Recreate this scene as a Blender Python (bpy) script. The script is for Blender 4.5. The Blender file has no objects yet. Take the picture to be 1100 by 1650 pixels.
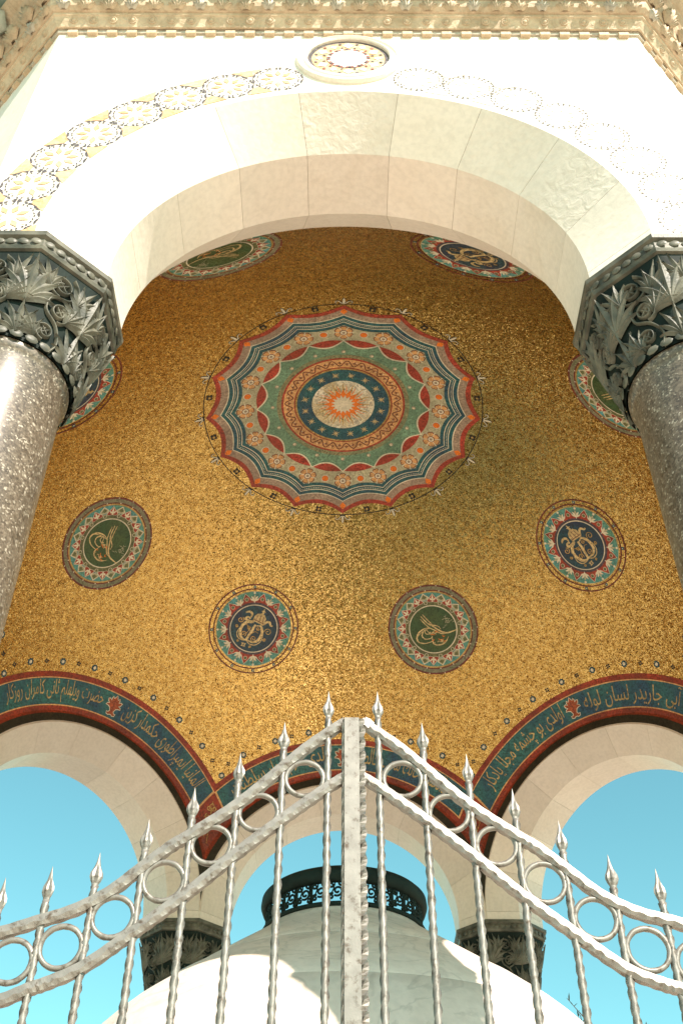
import bpy, bmesh, math, random
from math import sin, cos, tan, asin, acos, atan2, sqrt, pi, radians
from mathutils import Matrix, Vector
random.seed(7)
scene = bpy.context.scene
COL = scene.collection

# ------------------------------------------------------------------ camera, sky, sun, exposure
Z0 = 1.6                                   # eye height above the plaza
cam_d = bpy.data.cameras.new('camera')
cam = bpy.data.objects.new('camera', cam_d)
COL.objects.link(cam)
scene.camera = cam
cam_d.sensor_fit = 'VERTICAL'
cam_d.sensor_height = 36.0
cam_d.sensor_width = 24.0
cam_d.lens = 1728.25 / 1650 * 36.0
cam_d.clip_start = 0.05
cam_d.clip_end = 2000
cam.matrix_world = (Matrix.Translation((-0.026, -5.577, Z0)) @ Matrix.Rotation(-0.00075, 4, 'Z')
                    @ Matrix.Rotation(pi / 2 + 0.76234, 4, 'X') @ Matrix.Rotation(0.0037, 4, 'Z'))

SUN = Vector((0.60, -1.05, 1.0)).normalized()
world = bpy.data.worlds.new("World")
scene.world = world
world.use_nodes = True
wn, wl = world.node_tree.nodes, world.node_tree.links
wn.clear()
sky = wn.new('ShaderNodeTexSky'); sky.sky_type = 'NISHITA'; sky.sun_disc = False
sky.sun_elevation = asin(SUN.z); sky.sun_rotation = atan2(SUN.x, SUN.y)
sky.air_density = 1.0; sky.dust_density = 0.15; sky.ozone_density = 1.0
tint = wn.new('ShaderNodeMix'); tint.data_type = 'RGBA'; tint.blend_type = 'MULTIPLY'
tint.inputs[0].default_value = 1.0
# turquoise towards the horizon, unseen zenith warmed to take green out of shade
wg = wn.new('ShaderNodeNewGeometry'); wx = wn.new('ShaderNodeSeparateXYZ'); wr = wn.new('ShaderNodeMapRange')
wr.inputs[1].default_value = 0.45; wr.inputs[2].default_value = 0.95
wr.interpolation_type = 'SMOOTHSTEP'
wt = wn.new('ShaderNodeMix'); wt.data_type = 'RGBA'
wt.inputs[6].default_value = (0.60, 1.00, 0.72, 1); wt.inputs[7].default_value = (1.10, 0.90, 0.74, 1)
wtc = wn.new('ShaderNodeTexCoord')
wl.new(wtc.outputs['Generated'], wx.inputs[0]); wl.new(wx.outputs[2], wr.inputs[0]); wl.new(wr.outputs[0], wt.inputs[0]); wl.new(wt.outputs[2], tint.inputs[7])
wn.remove(wg)
bg = wn.new('ShaderNodeBackground'); bg.inputs[1].default_value = 0.13
wo = wn.new('ShaderNodeOutputWorld')
wl.new(sky.outputs[0], tint.inputs[6]); wl.new(tint.outputs[2], bg.inputs[0]); wl.new(bg.outputs[0], wo.inputs[0])

sun_d = bpy.data.lights.new('sun', 'SUN'); sun_d.energy = 4.6; sun_d.angle = radians(0.5); sun_d.color = (1.0, 0.885, 0.765)
sun = bpy.data.objects.new('sun', sun_d); COL.objects.link(sun)
sun.rotation_euler = SUN.to_track_quat('Z', 'Y').to_euler()
sun.location = (8, -12, 14)
scene.view_settings.view_transform = 'Standard'
scene.view_settings.look = 'None'
scene.view_settings.exposure = 1.20
scene.view_settings.gamma = 1.0
scene.view_settings.use_curve_mapping = False
scene.render.engine = 'CYCLES'
scene.cycles.max_bounces = 10
scene.cycles.diffuse_bounces = 7
scene.cycles.sample_clamp_indirect = 6.0

# ------------------------------------------------------------------ materials
def new_mat(name):
    m = bpy.data.materials.new(name); m.use_nodes = True
    nt = m.node_tree
    return m, nt.nodes, nt.links, nt.nodes['Principled BSDF']

def ramp(n, stops):
    r = n.new('ShaderNodeValToRGB')
    e = r.color_ramp.elements
    while len(e) < len(stops): e.new(0.5)
    for i, (p, c) in enumerate(stops):
        e[i].position = p; e[i].color = (*c, 1)
    return r

def bump(n, l, b, height, strength, dist=0.01):
    bp = n.new('ShaderNodeBump'); bp.inputs['Strength'].default_value = strength; bp.inputs['Distance'].default_value = dist
    l.new(height, bp.inputs['Height']); l.new(bp.outputs[0], b.inputs['Normal'])
    return bp

def stone(name, base, dark, vein=0.5, rough=0.45, scale=3.0, bstr=0.25, per_piece=0.10, spec=0.5):
    m, n, l, b = new_mat(name)
    tc = n.new('ShaderNodeTexCoord')
    n1 = n.new('ShaderNodeTexNoise'); n1.inputs['Scale'].default_value = scale; n1.inputs['Detail'].default_value = 9; n1.inputs['Distortion'].default_value = 1.2
    n2 = n.new('ShaderNodeTexNoise'); n2.inputs['Scale'].default_value = scale * 14; n2.inputs['Detail'].default_value = 6
    wv = n.new('ShaderNodeTexNoise'); wv.inputs['Scale'].default_value = scale * .8; wv.inputs['Detail'].default_value = 12; wv.inputs['Distortion'].default_value = 3
    for t in (n1, n2, wv): l.new(tc.outputs['Object'], t.inputs['Vector'])
    r1 = ramp(n, [(0.3, dark), (0.62, base)]); l.new(n1.outputs[0], r1.inputs[0])
    vr = ramp(n, [(0.47, (1, 1, 1)), (0.5, (1 - vein * .35,) * 3), (0.53, (1, 1, 1))]); l.new(wv.outputs[0], vr.inputs[0])
    sp = ramp(n, [(0.35, (0.92,) * 3), (0.6, (1, 1, 1))]); l.new(n2.outputs[0], sp.inputs[0])
    m1 = n.new('ShaderNodeMix'); m1.data_type = 'RGBA'; m1.blend_type = 'MULTIPLY'; m1.inputs[0].default_value = 1
    m2 = n.new('ShaderNodeMix'); m2.data_type = 'RGBA'; m2.blend_type = 'MULTIPLY'; m2.inputs[0].default_value = 1
    l.new(r1.outputs[0], m1.inputs[6]); l.new(vr.outputs[0], m1.inputs[7])
    l.new(m1.outputs[2], m2.inputs[6]); l.new(sp.outputs[0], m2.inputs[7])
    oi = n.new('ShaderNodeObjectInfo')
    mr = n.new('ShaderNodeMapRange'); mr.inputs[3].default_value = 1 - per_piece; mr.inputs[4].default_value = 1 + per_piece * .3
    l.new(oi.outputs['Random'], mr.inputs[0])
    m3 = n.new('ShaderNodeMix'); m3.data_type = 'RGBA'; m3.blend_type = 'MULTIPLY'; m3.inputs[0].default_value = 1
    l.new(m2.outputs[2], m3.inputs[6]); l.new(mr.outputs[0], m3.inputs[7])
    l.new(m3.outputs[2], b.inputs['Base Color'])
    b.inputs['Roughness'].default_value = rough
    b.inputs['Specular IOR Level'].default_value = spec
    n3 = n.new('ShaderNodeTexNoise'); n3.inputs['Scale'].default_value = 26; n3.inputs['Detail'].default_value = 10; n3.inputs['Distortion'].default_value = 0.7
    l.new(tc.outputs['Object'], n3.inputs['Vector'])
    bump(n, l, b, n3.outputs[0], bstr, 0.02)
    return m

MARBLE = stone('cream_marble', (0.80, 0.733, 0.655), (0.757, 0.685, 0.60), vein=0.12, rough=0.5, bstr=0.08)
MARBLE_WHITE = stone('white_marble', (0.84, 0.79, 0.70), (0.80, 0.745, 0.645), vein=0.15, rough=0.45, bstr=0.1)
MARBLE_GREY = stone('tank_marble', (0.82, 0.68, 0.595), (0.73, 0.595, 0.51), vein=0.5, rough=0.4, bstr=0.15, scale=2.0)
CORNICE = stone('carved_stone', (0.60, 0.47, 0.325), (0.40, 0.30, 0.19), vein=0.4, rough=0.7, bstr=0.5, scale=6)
CORNICE_PALE = stone('weathered_stone', (0.60, 0.54, 0.44), (0.42, 0.37, 0.29), vein=0.3, rough=0.7, bstr=0.5, scale=8)
PAVING = stone('plaza_stone', (0.58, 0.475, 0.36), (0.47, 0.37, 0.275), vein=0.4, rough=0.7, bstr=0.3, scale=1.0)
FLOOR = stone('floor_marble', (0.76, 0.625, 0.50), (0.66, 0.53, 0.41), vein=0.4, rough=0.35, bstr=0.1, scale=1.5)
MORTAR = stone('mortar', (0.40, 0.335, 0.255), (0.30, 0.25, 0.19), rough=0.9, scale=10)

def mosaic(name, col, var=0.45, rough=0.45, metal=0.0, scale=85.0, cloud=0.25, col2=None):
    m, n, l, b = new_mat(name)
    tc = n.new('ShaderNodeTexCoord')
    v = n.new('ShaderNodeTexVoronoi'); v.inputs['Scale'].default_value = scale; v.inputs['Randomness'].default_value = 0.9
    l.new(tc.outputs['Object'], v.inputs['Vector'])
    sx = n.new('ShaderNodeSeparateColor'); l.new(v.outputs['Color'], sx.inputs[0])
    a = tuple(c * (1 - var) for c in col); c2 = tuple(min(1, c * (1 + var * .8)) for c in col)
    r = ramp(n, [(0.1, a), (0.5, col), (0.95, c2)]); l.new(sx.outputs[0], r.inputs[0])
    ns = n.new('ShaderNodeTexNoise'); ns.inputs['Scale'].default_value = 5; ns.inputs['Detail'].default_value = 4
    l.new(tc.outputs['Object'], ns.inputs['Vector'])
    cr = ramp(n, [(0.35, (0, 0, 0)), (0.65, (1, 1, 1))]); l.new(ns.outputs[0], cr.inputs[0])
    mx = n.new('ShaderNodeMix'); mx.data_type = 'RGBA'
    l.new(r.outputs[0], mx.inputs[6])
    c3 = col2 if col2 else tuple(c * (1 - cloud) for c in col)
    r2 = ramp(n, [(0.1, tuple(c * (1 - var) for c in c3)), (0.95, tuple(min(1, c * (1 + var * .6)) for c in c3))]); l.new(sx.outputs[1], r2.inputs[0])
    l.new(r2.outputs[0], mx.inputs[7]); l.new(cr.outputs[0], mx.inputs[0])
    l.new(mx.outputs[2], b.inputs['Base Color'])
    b.inputs['Roughness'].default_value = rough; b.inputs['Metallic'].default_value = metal
    tilt(n, l, b, v.outputs['Color'], 0.25)
    return m

def tilt(n, l, b, colour, amount):
    # every tessera sits at its own slight angle
    geo = n.new('ShaderNodeNewGeometry')
    s1 = n.new('ShaderNodeVectorMath'); s1.operation = 'SUBTRACT'; s1.inputs[1].default_value = (.5, .5, .5)
    s2 = n.new('ShaderNodeVectorMath'); s2.operation = 'SCALE'; s2.inputs['Scale'].default_value = amount
    s3 = n.new('ShaderNodeVectorMath'); s3.operation = 'ADD'
    s4 = n.new('ShaderNodeVectorMath'); s4.operation = 'NORMALIZE'
    l.new(colour, s1.inputs[0]); l.new(s1.outputs[0], s2.inputs[0]); l.new(s2.outputs[0], s3.inputs[0])
    l.new(geo.outputs['Normal'], s3.inputs[1]); l.new(s3.outputs[0], s4.inputs[0]); l.new(s4.outputs[0], b.inputs['Normal'])

def gold_mosaic():
    m, n, l, b = new_mat('gold_mosaic')
    tc = n.new('ShaderNodeTexCoord')
    v = n.new('ShaderNodeTexVoronoi'); v.inputs['Scale'].default_value = 140; v.inputs['Randomness'].default_value = 1
    l.new(tc.outputs['Object'], v.inputs['Vector'])
    sx = n.new('ShaderNodeSeparateColor'); l.new(v.outputs['Color'], sx.inputs[0])
    r = ramp(n, [(0.0, (0.10, 0.045, 0.008)), (0.10, (0.30, 0.15, 0.03)), (0.24, (0.61, 0.385, 0.11)), (0.7, (0.72, 0.475, 0.15)), (0.93, (0.90, 0.665, 0.28))])
    l.new(sx.outputs[0], r.inputs[0])
    ns = n.new('ShaderNodeTexNoise'); ns.inputs['Scale'].default_value = 26; ns.inputs['Detail'].default_value = 5
    l.new(tc.outputs['Object'], ns.inputs['Vector'])
    r2 = ramp(n, [(0.36, (0.72, 0.66, 0.6)), (0.6, (1, 1, 1))]); l.new(ns.outputs[0], r2.inputs[0])
    mm = n.new('ShaderNodeMix'); mm.data_type = 'RGBA'; mm.blend_type = 'MULTIPLY'; mm.inputs[0].default_value = 1
    l.new(r.outputs[0], mm.inputs[6]); l.new(r2.outputs[0], mm.inputs[7])
    l.new(mm.outputs[2], b.inputs['Base Color'])
    b.inputs['Metallic'].default_value = 0.92
    rr = n.new('ShaderNodeMapRange'); rr.inputs[3].default_value = 0.16; rr.inputs[4].default_value = 0.32
    l.new(sx.outputs[2], rr.inputs[0]); l.new(rr.outputs[0], b.inputs['Roughness'])
    tilt(n, l, b, v.outputs['Color'], 0.30)
    return m

GOLD = gold_mosaic()
GOLD_LINE = mosaic('gold_tesserae', (0.62, 0.40, 0.14), metal=0.5, rough=0.4)
PALE_GOLD = mosaic('pale_gold_tesserae', (0.80, 0.60, 0.30), metal=0.2)
TEAL = mosaic('teal_tesserae', (0.025, 0.13, 0.135), col2=(0.03, 0.085, 0.13))
TEAL_GREEN = mosaic('band_teal_tesserae', (0.028, 0.15, 0.145), col2=(0.016, 0.075, 0.14))
TURQ = mosaic('turquoise_tesserae', (0.085, 0.31, 0.34), col2=(0.12, 0.32, 0.22))
NAVY = mosaic('navy_tesserae', (0.022, 0.035, 0.075), col2=(0.02, 0.075, 0.10))
PLUM = mosaic('plum_tesserae', (0.10, 0.07, 0.09))
BOTTLE = mosaic('bottle_green_tesserae', (0.035, 0.085, 0.03), col2=(0.065, 0.11, 0.035))
OLIVE = mosaic('olive_tesserae', (0.16, 0.17, 0.07))
SAGE = mosaic('sage_tesserae', (0.53, 0.50, 0.33), var=.3)
JADE = mosaic('jade_tesserae', (0.19, 0.34, 0.22), var=.35)
RED = mosaic('red_tesserae', (0.44, 0.055, 0.03), col2=(0.32, 0.05, 0.025))
RED_GLOW = mosaic('vermilion_tesserae', (0.34, 0.04, 0.014), col2=(0.20, 0.03, 0.014))
MAROON = mosaic('maroon_tesserae', (0.19, 0.035, 0.025))
ORANGE = mosaic('orange_tesserae', (0.92, 0.22, 0.02), var=.3, cloud=.1)
PEACH = mosaic('peach_tesserae', (0.80, 0.44, 0.18), var=.3)
TAUPE = mosaic('taupe_tesserae', (0.42, 0.31, 0.23), var=.35)
CREAM = mosaic('cream_tesserae', (0.86, 0.78, 0.60), var=0.15)
PEARL = mosaic('pearl_tesserae', (0.72, 0.68, 0.56), col2=(0.66, 0.55, 0.32))
BLACK = mosaic('black_tesserae', (0.03, 0.022, 0.015))
UMBER = mosaic('umber_lip', (0.028, 0.026, 0.015), rough=0.6)
W_GREY = mosaic('slate_inlay', (0.10, 0.085, 0.088), var=0.3, scale=60)
W_OCHRE = mosaic('ochre_inlay', (0.55, 0.345, 0.165), var=0.25, scale=60, col2=(0.60, 0.43, 0.26))
W_WHITE = mosaic('white_inlay', (0.82, 0.76, 0.66), var=0.08, scale=60, cloud=0.08)
W_SLATE_GLARE = mosaic('slate_glare_inlay', (0.13, 0.115, 0.105), var=0.5, scale=60)  # lighter slate; on the right rosettes it paints in sun glare
W_RED = mosaic('red_inlay', (0.30, 0.09, 0.07), var=0.4, scale=60)

def granite():
    m, n, l, b = new_mat('polished_granite')
    tc = n.new('ShaderNodeTexCoord')
    v = n.new('ShaderNodeTexVoronoi'); v.inputs['Scale'].default_value = 150
    v2 = n.new('ShaderNodeTexVoronoi'); v2.inputs['Scale'].default_value = 55
    ns = n.new('ShaderNodeTexNoise'); ns.inputs['Scale'].default_value = 9; ns.inputs['Detail'].default_value = 8
    for t in (v, v2, ns): l.new(tc.outputs['Object'], t.inputs['Vector'])
    sx = n.new('ShaderNodeSeparateColor'); l.new(v.outputs['Color'], sx.inputs[0])
    r = ramp(n, [(0.0, (0.085, 0.066, 0.050)), (0.3, (0.125, 0.097, 0.072)), (0.6, (0.155, 0.122, 0.090)), (0.88, (0.20, 0.163, 0.122)), (0.975, (0.42, 0.37, 0.30))])
    l.new(sx.outputs[0], r.inputs[0])
    sx2 = n.new('ShaderNodeSeparateColor'); l.new(v2.outputs['Color'], sx2.inputs[0])
    r2 = ramp(n, [(0.0, (0.6, 0.58, 0.56)), (0.8, (1, 1, 1)), (0.97, (1.0, 1.0, 1.0))]); l.new(sx2.outputs[1], r2.inputs[0])
    mm = n.new('ShaderNodeMix'); mm.data_type = 'RGBA'; mm.blend_type = 'MULTIPLY'; mm.inputs[0].default_value = 1
    l.new(r.outputs[0], mm.inputs[6]); l.new(r2.outputs[0], mm.inputs[7])
    l.new(mm.outputs[2], b.inputs['Base Color'])
    b.inputs['Roughness'].default_value = 0.36
    b.inputs['Coat Weight'].default_value = 0.12; b.inputs['Coat Roughness'].default_value = 0.2
    bump(n, l, b, ns.outputs[0], 0.08, 0.01)
    return m
GRANITE = granite()

def bronze(name, a, c, rough=0.45, metal=0.3, scale=14, bstr=0.3, spec=0.5):
    m, n, l, b = new_mat(name)
    tc = n.new('ShaderNodeTexCoord')
    ns = n.new('ShaderNodeTexNoise'); ns.inputs['Scale'].default_value = scale; ns.inputs['Detail'].default_value = 8
    l.new(tc.outputs['Object'], ns.inputs['Vector'])
    r = ramp(n, [(0.35, a), (0.65, c)]); l.new(ns.outputs[0], r.inputs[0])
    l.new(r.outputs[0], b.inputs['Base Color'])
    b.inputs['Roughness'].default_value = rough; b.inputs['Metallic'].default_value = metal; b.inputs['Specular IOR Level'].default_value = spec
    n2 = n.new('ShaderNodeTexNoise'); n2.inputs['Scale'].default_value = scale * 6; n2.inputs['Detail'].default_value = 4
    l.new(tc.outputs['Object'], n2.inputs['Vector'])
    bump(n, l, b, n2.outputs[0], bstr, 0.004)
    return m
BRONZE_DARK = bronze('dark_patina', (0.004, 0.009, 0.007), (0.010, 0.020, 0.016), rough=0.7, metal=0.0, spec=0.2)
BRONZE_LEAF = bronze('grey_bronze', (0.048, 0.050, 0.038), (0.145, 0.137, 0.104), rough=0.48, metal=0.0, spec=0.35)  # lighter bronze for leaves, vines, beads and abacus
VERDIGRIS = bronze('verdigris', (0.22, 0.27, 0.22), (0.45, 0.48, 0.40), rough=0.7, metal=0.0, bstr=0.5)
IRON = bronze('silver_painted_iron', (0.180, 0.166, 0.147), (0.235, 0.218, 0.194), rough=0.45, metal=0.35, scale=30, bstr=0.06)
def grime(m):
    """rust and soot worn into the paint in small uneven patches"""
    n, l = m.node_tree.nodes, m.node_tree.links; b = n['Principled BSDF']
    src = b.inputs['Base Color'].links[0].from_socket
    tc = n.new('ShaderNodeTexCoord'); ns = n.new('ShaderNodeTexNoise'); ns.inputs['Scale'].default_value = 55; ns.inputs['Detail'].default_value = 8; ns.inputs['Roughness'].default_value = .65
    l.new(tc.outputs['Object'], ns.inputs['Vector'])
    r = ramp(n, [(0.30, (0.36, 0.27, 0.20)), (0.47, (1, 1, 1))]); l.new(ns.outputs[0], r.inputs[0])
    mm = n.new('ShaderNodeMix'); mm.data_type = 'RGBA'; mm.blend_type = 'MULTIPLY'; mm.inputs[0].default_value = 1
    l.new(src, mm.inputs[6]); l.new(r.outputs[0], mm.inputs[7]); l.new(mm.outputs[2], b.inputs['Base Color'])
grime(IRON)
COPPER_ROOF = bronze('copper_roof', (0.10, 0.14, 0.12), (0.18, 0.24, 0.20), rough=0.6)
BARK = bronze('bark', (0.05, 0.035, 0.025), (0.10, 0.07, 0.05), rough=0.9, metal=0)
LEAF = bronze('dark_needles', (0.02, 0.035, 0.03), (0.04, 0.06, 0.045), rough=0.7, metal=0)

# ------------------------------------------------------------------ mesh helpers
class MB:
    def __init__(s): s.v = []; s.f = []; s.m = []; s.mats = []
    def mi(s, mat):
        if mat not in s.mats: s.mats.append(mat)
        return s.mats.index(mat)
    def add(s, vs, fs, mat=None):
        o = len(s.v); s.v.extend([tuple(p) for p in vs])
        k = s.mi(mat) if mat else 0
        for f in fs: s.f.append(tuple(i + o for i in f)); s.m.append(k)
    def mesh(s, name, mat=None, smooth=False):
        me = bpy.data.meshes.new(name)
        me.from_pydata(s.v, [], s.f)
        for mm in (s.mats if s.mats else [mat]): me.materials.append(mm)
        if s.mats: me.polygons.foreach_set('material_index', s.m)
        if smooth: me.polygons.foreach_set('use_smooth', [True] * len(s.f))
        me.update()
        return me

def obj(name, me, parent=None, mtx=None, label=None, cat=None, group=None, kind=None):
    if isinstance(me, MB): me = me.mesh(name)
    o = bpy.data.objects.new(name, me); COL.objects.link(o)
    if parent: o.parent = parent
    if mtx is not None: o.matrix_local = mtx
    for k, v in (('label', label), ('category', cat), ('group', group), ('kind', kind)):
        if v: o[k] = v
    return o
def empty(name, parent=None, mtx=None, **kw): return obj(name, None, parent, mtx, **kw)
T = Matrix.Translation
def RZ(a): return Matrix.Rotation(a, 4, 'Z')

def fix(me):
    bm = bmesh.new(); bm.from_mesh(me); bmesh.ops.recalc_face_normals(bm, faces=bm.faces); bm.to_mesh(me); bm.free(); return me

def box(mb, c, h, mat=None):
    x, y, z = c; a, b, d = h
    vs = [(x + i * a, y + j * b, z + k * d) for k in (-1, 1) for j in (-1, 1) for i in (-1, 1)]
    mb.add(vs, [(0, 2, 3, 1), (4, 5, 7, 6), (0, 1, 5, 4), (1, 3, 7, 5), (3, 2, 6, 7), (2, 0, 4, 6)], mat)

def lathe(mb, prof, n=48, mat=None, a0=0.0, a1=2 * pi, close=True):
    vs = []; fs = []
    full = abs(a1 - a0 - 2 * pi) < 1e-6
    m = n if full else n + 1
    for i in range(m):
        a = a0 + (a1 - a0) * i / n
        for r, z in prof: vs.append((r * cos(a), r * sin(a), z))
    k = len(prof)
    for i in range(n):
        j = (i + 1) % m
        for q in range(k - 1): fs.append((i * k + q, j * k + q, j * k + q + 1, i * k + q + 1))
    mb.add(vs, fs, mat)

def tube(mb, pts, rad, n=6, mat=None, twist=0.0, closed=False, phase=0.0, squash=1.0, ref=None):
    pts = [Vector(p) for p in pts]; N = len(pts)
    vs = []; fs = []; L = 0; prev = None
    for i, p in enumerate(pts):
        if closed: t = pts[(i + 1) % N] - pts[i - 1]
        else: t = pts[min(i + 1, N - 1)] - pts[max(i - 1, 0)]
        t.normalize()
        if i: L += (p - pts[i - 1]).length
        if prev is None:
            u = Vector(ref) if ref else (Vector((0, 1, 0)) if abs(t.y) < .9 else Vector((1, 0, 0)))
        else: u = prev
        u = (u - t * u.dot(t)).normalized(); prev = u
        w = t.cross(u)
        r = rad(i / (N - 1)) if callable(rad) else rad
        for k in range(n):
            a = phase + 2 * pi * k / n + twist * L
            vs.append(p + u * (r * cos(a) * squash) + w * (r * sin(a)))
    for i in range(N if closed else N - 1):
        j = (i + 1) % N
        for k in range(n):
            k2 = (k + 1) % n
            fs.append((i * n + k, i * n + k2, j * n + k2, j * n + k))
    if not closed:
        fs.append(tuple(range(n - 1, -1, -1))); fs.append(tuple((N - 1) * n + k for k in range(n)))
    mb.add(vs, fs, mat)

def catmull(P, step=8):
    P = [Vector(p) for p in P]; out = []
    for i in range(len(P) - 1):
        p0 = P[max(i - 1, 0)]; p1 = P[i]; p2 = P[i + 1]; p3 = P[min(i + 2, len(P) - 1)]
        for k in range(step):
            t = k / step
            out.append(.5 * ((2 * p1) + (p2 - p0) * t + (2 * p0 - 5 * p1 + 4 * p2 - p3) * t * t + (3 * p1 - p0 - 3 * p2 + p3) * t ** 3))
    out.append(P[-1]); return out

# ------------------------------------------------------------------ dimensions (heights relative to the eye, + Z0)
R = 3.0; HD = 3.53 + Z0; HS = 3.565 + Z0
A1, r1, A2, r2, A3, A4, r3 = 3.397, 1.134, 3.200, 0.932, 2.899, 2.718, 1.115
T225 = tan(pi / 8)
ZTOP = 5.31 + Z0
CZ = 3.50 + Z0       # top of the capitals
PLAT = 1.0           # floor of the pavilion
A_RED, A_T0, A_T1, A_DK, A_END = 2.588, 2.611, 2.711, 2.728, 2.734

def az_dir(a): return Vector((sin(a), cos(a), 0))

# ------------------------------------------------------------------ ground and pavilion base
def sheet(name, half, z, mat, n=1):
    mb = MB(); mb.add([(-half, -half, z), (half, -half, z), (half, half, z), (-half, half, z)], [(0, 1, 2, 3)]); return mb.mesh(name, mat)
ground = obj('plaza_ground', sheet('plaza_ground', 400, 0, PAVING), kind='structure')

pav = empty('fountain_pavilion', cat='pavilion', label='octagonal domed marble fountain pavilion with gold mosaic vault on dark columns')
def octa(rad_apo, z0, z1, mat, name):
    mb = MB(); n = 8
    rr = rad_apo / cos(pi / 8)
    for z in (z0, z1):
        for k in range(8): mb.v.append((rr * sin(pi / 8 + k * pi / 4), rr * cos(pi / 8 + k * pi / 4), z))
    mb.f = [tuple(range(8, 16))[::-1]] + [((k + 1) % 8, k, k + 8, (k + 1) % 8 + 8) for k in range(8)]
    mb.m = [0] * 9
    return fix(mb.mesh(name, mat))
for k in range(6):
    obj('step', octa(5.15 - .26 * k, 0.0 if k == 0 else PLAT / 6 * k, PLAT / 6 * (k + 1), FLOOR, 'step'), pav)

# ------------------------------------------------------------------ arches: wall panel, mortar, voussoirs
def arch_section(t0, t1, n, off=0.0, caps=True):
    prof = [(A1, r1 + off), (A2 - 0, r2 + off), (A3, r2 + off), (A4 + (0.006 if off else 0), r3 + off), (A4 + .02, r3 + .05 + off), (A1 - .08, r1 + .09 + off), (A1 - .002, r1 + .03 + off)]
    vs = []; fs = []; K = len(prof)
    for i in range(n + 1):
        t = t0 + (t1 - t0) * i / n
        for A, r in prof: vs.append((r * sin(t), A, r * cos(t) + HS))
    for i in range(n):
        for q in range(K):
            q2 = (q + 1) % K
            fs.append((i * K + q, i * K + q2, (i + 1) * K + q2, (i + 1) * K + q))
    if caps:
        fs.append(tuple(range(K))); fs.append(tuple(n * K + q for q in range(K))[::-1])
    mb = MB(); mb.add(vs, fs); return mb
joints = [-90, -72, -51.5, -31, -11.3, 11.3, 31, 51.5, 72, 90]
vous = []
for a, b in zip(joints[:-1], joints[1:]):
    g = 0.0009
    vous.append(fix(arch_section(radians(a) + g, radians(b) - g, 10).mesh('voussoir', MARBLE)))
MARBLE_TOOLED = stone('tooled_marble', (0.80, 0.733, 0.655), (0.745, 0.67, 0.58), vein=0.1, rough=0.55, bstr=0.28)
vous_rough = {i: vous[i].copy() for i in (1, 2, 4)}
for v in vous_rough.values(): v.materials[0] = MARBLE_TOOLED
mortar_me = fix(arch_section(radians(-90), radians(90), 90, off=0.006).mesh('mortar_bed', MORTAR))

def wall_panel():
    mb = MB(); n = 72; X = A1 * T225; H = ZTOP - HS
    inn = []; out = []
    angs = [(-pi / 2 + pi * i / n) for i in range(n + 1)]
    ca = atan2(X, H)
    angs = sorted(angs + [ca, -ca])
    for t in angs:
        inn.append((r1 * sin(t), A1, HS + r1 * cos(t)))
        s, c = sin(t), cos(t)
        d = min(X / abs(s) if abs(s) > 1e-6 else 1e9, H / c if c > 1e-6 else 1e9)
        out.append((d * s, A1, HS + d * c))
    m = len(angs)
    mb.add(inn + out, [(i, i + 1, m + i + 1, m + i) for i in range(m - 1)])
    return fix(mb.mesh('wall_panel', MARBLE_WHITE))
wall_me = wall_panel()

# pier block above every capital
def refl(p):
    d = (sin(pi / 8), cos(pi / 8)); k = 2 * (p[0] * d[0] + p[1] * d[1]); return (k * d[0] - p[0], k * d[1] - p[1])
s = 0.0
f_ = lambda q: (r2 + (r3 - r2) * q) - (A3 + (A4 - A3) * q) * T225
lo, hi = 0.0, 1.0
for _ in range(40):
    mid = (lo + hi) / 2
    if f_(mid) < 0: lo = mid
    else: hi = mid
cin = (r2 + (r3 - r2) * lo, A3 + (A4 - A3) * lo)
half = [(r1, A1), (r2, A2), (r2, A3), (r3, A4), (A4 * T225, A4)]
plan = [(A1 * T225, A1)] + half + [refl(p) for p in half[:-1]][::-1]
def prism(plan, z0, z1, mat, name):
    n = len(plan); mb = MB()
    mb.add([(x, y, z0) for x, y in plan] + [(x, y, z1) for x, y in plan],
           [tuple(range(n)), tuple(range(n, 2 * n))[::-1]] + [(i, (i + 1) % n, (i + 1) % n + n, i + n) for i in range(n)])
    return fix(mb.mesh(name, mat))
pier_me = prism(plan, CZ - .004, HS - .0015, MARBLE, 'pier_block')

DIRN = {4: 'front'}
arches = []
for k in range(8):
    rot = RZ(-k * pi / 4)
    a = empty('arch', pav, rot)
    arches.append(a)
    obj('wall_panel', wall_me, a)
    obj('mortar_bed', mortar_me, a)
    for i, v in enumerate(vous): obj('voussoir', vous_rough.get(i, v) if k == 4 else v, a)
    obj('pier_block', pier_me, a)

# ------------------------------------------------------------------ columns with carved capitals
colm = []
CR = 3.31
bell_z0, bell_z1 = 3.02 + Z0, 3.412 + Z0
def oct_r(phi, apo): 
    q = (phi + pi / 8) % (pi / 4) - pi / 8
    return apo / cos(q)
def bell_r(phi, v):
    w = max(0., min(1., v)) ** 1.7
    return (1 - w) * 0.252 + w * oct_r(phi, 0.325) + 0.012 * sin(pi * v)
def bell_pt(s, h, o, phi0=0.0):
    """s metres round the bell, h metres above its foot, o metres proud"""
    H = bell_z1 - bell_z0; v = h / H
    phi = phi0 + s / 0.29
    r = bell_r(phi, v) + o
    return (r * cos(phi), r * sin(phi), bell_z0 + h)
def bell_mesh():
    mb = MB(); n = 96; m = 14
    for j in range(m + 1):
        for i in range(n): 
            ph = 2 * pi * i / n
            r = bell_r(ph, j / m); mb.v.append((r * cos(ph), r * sin(ph), bell_z0 + (bell_z1 - bell_z0) * j / m))
    for j in range(m):
        for i in range(n): mb.f.append((j * n + i, j * n + (i + 1) % n, (j + 1) * n + (i + 1) % n, (j + 1) * n + i))
    return mb.mesh('bell', BRONZE_DARK, smooth=True)
bell_me = bell_mesh()
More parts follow.
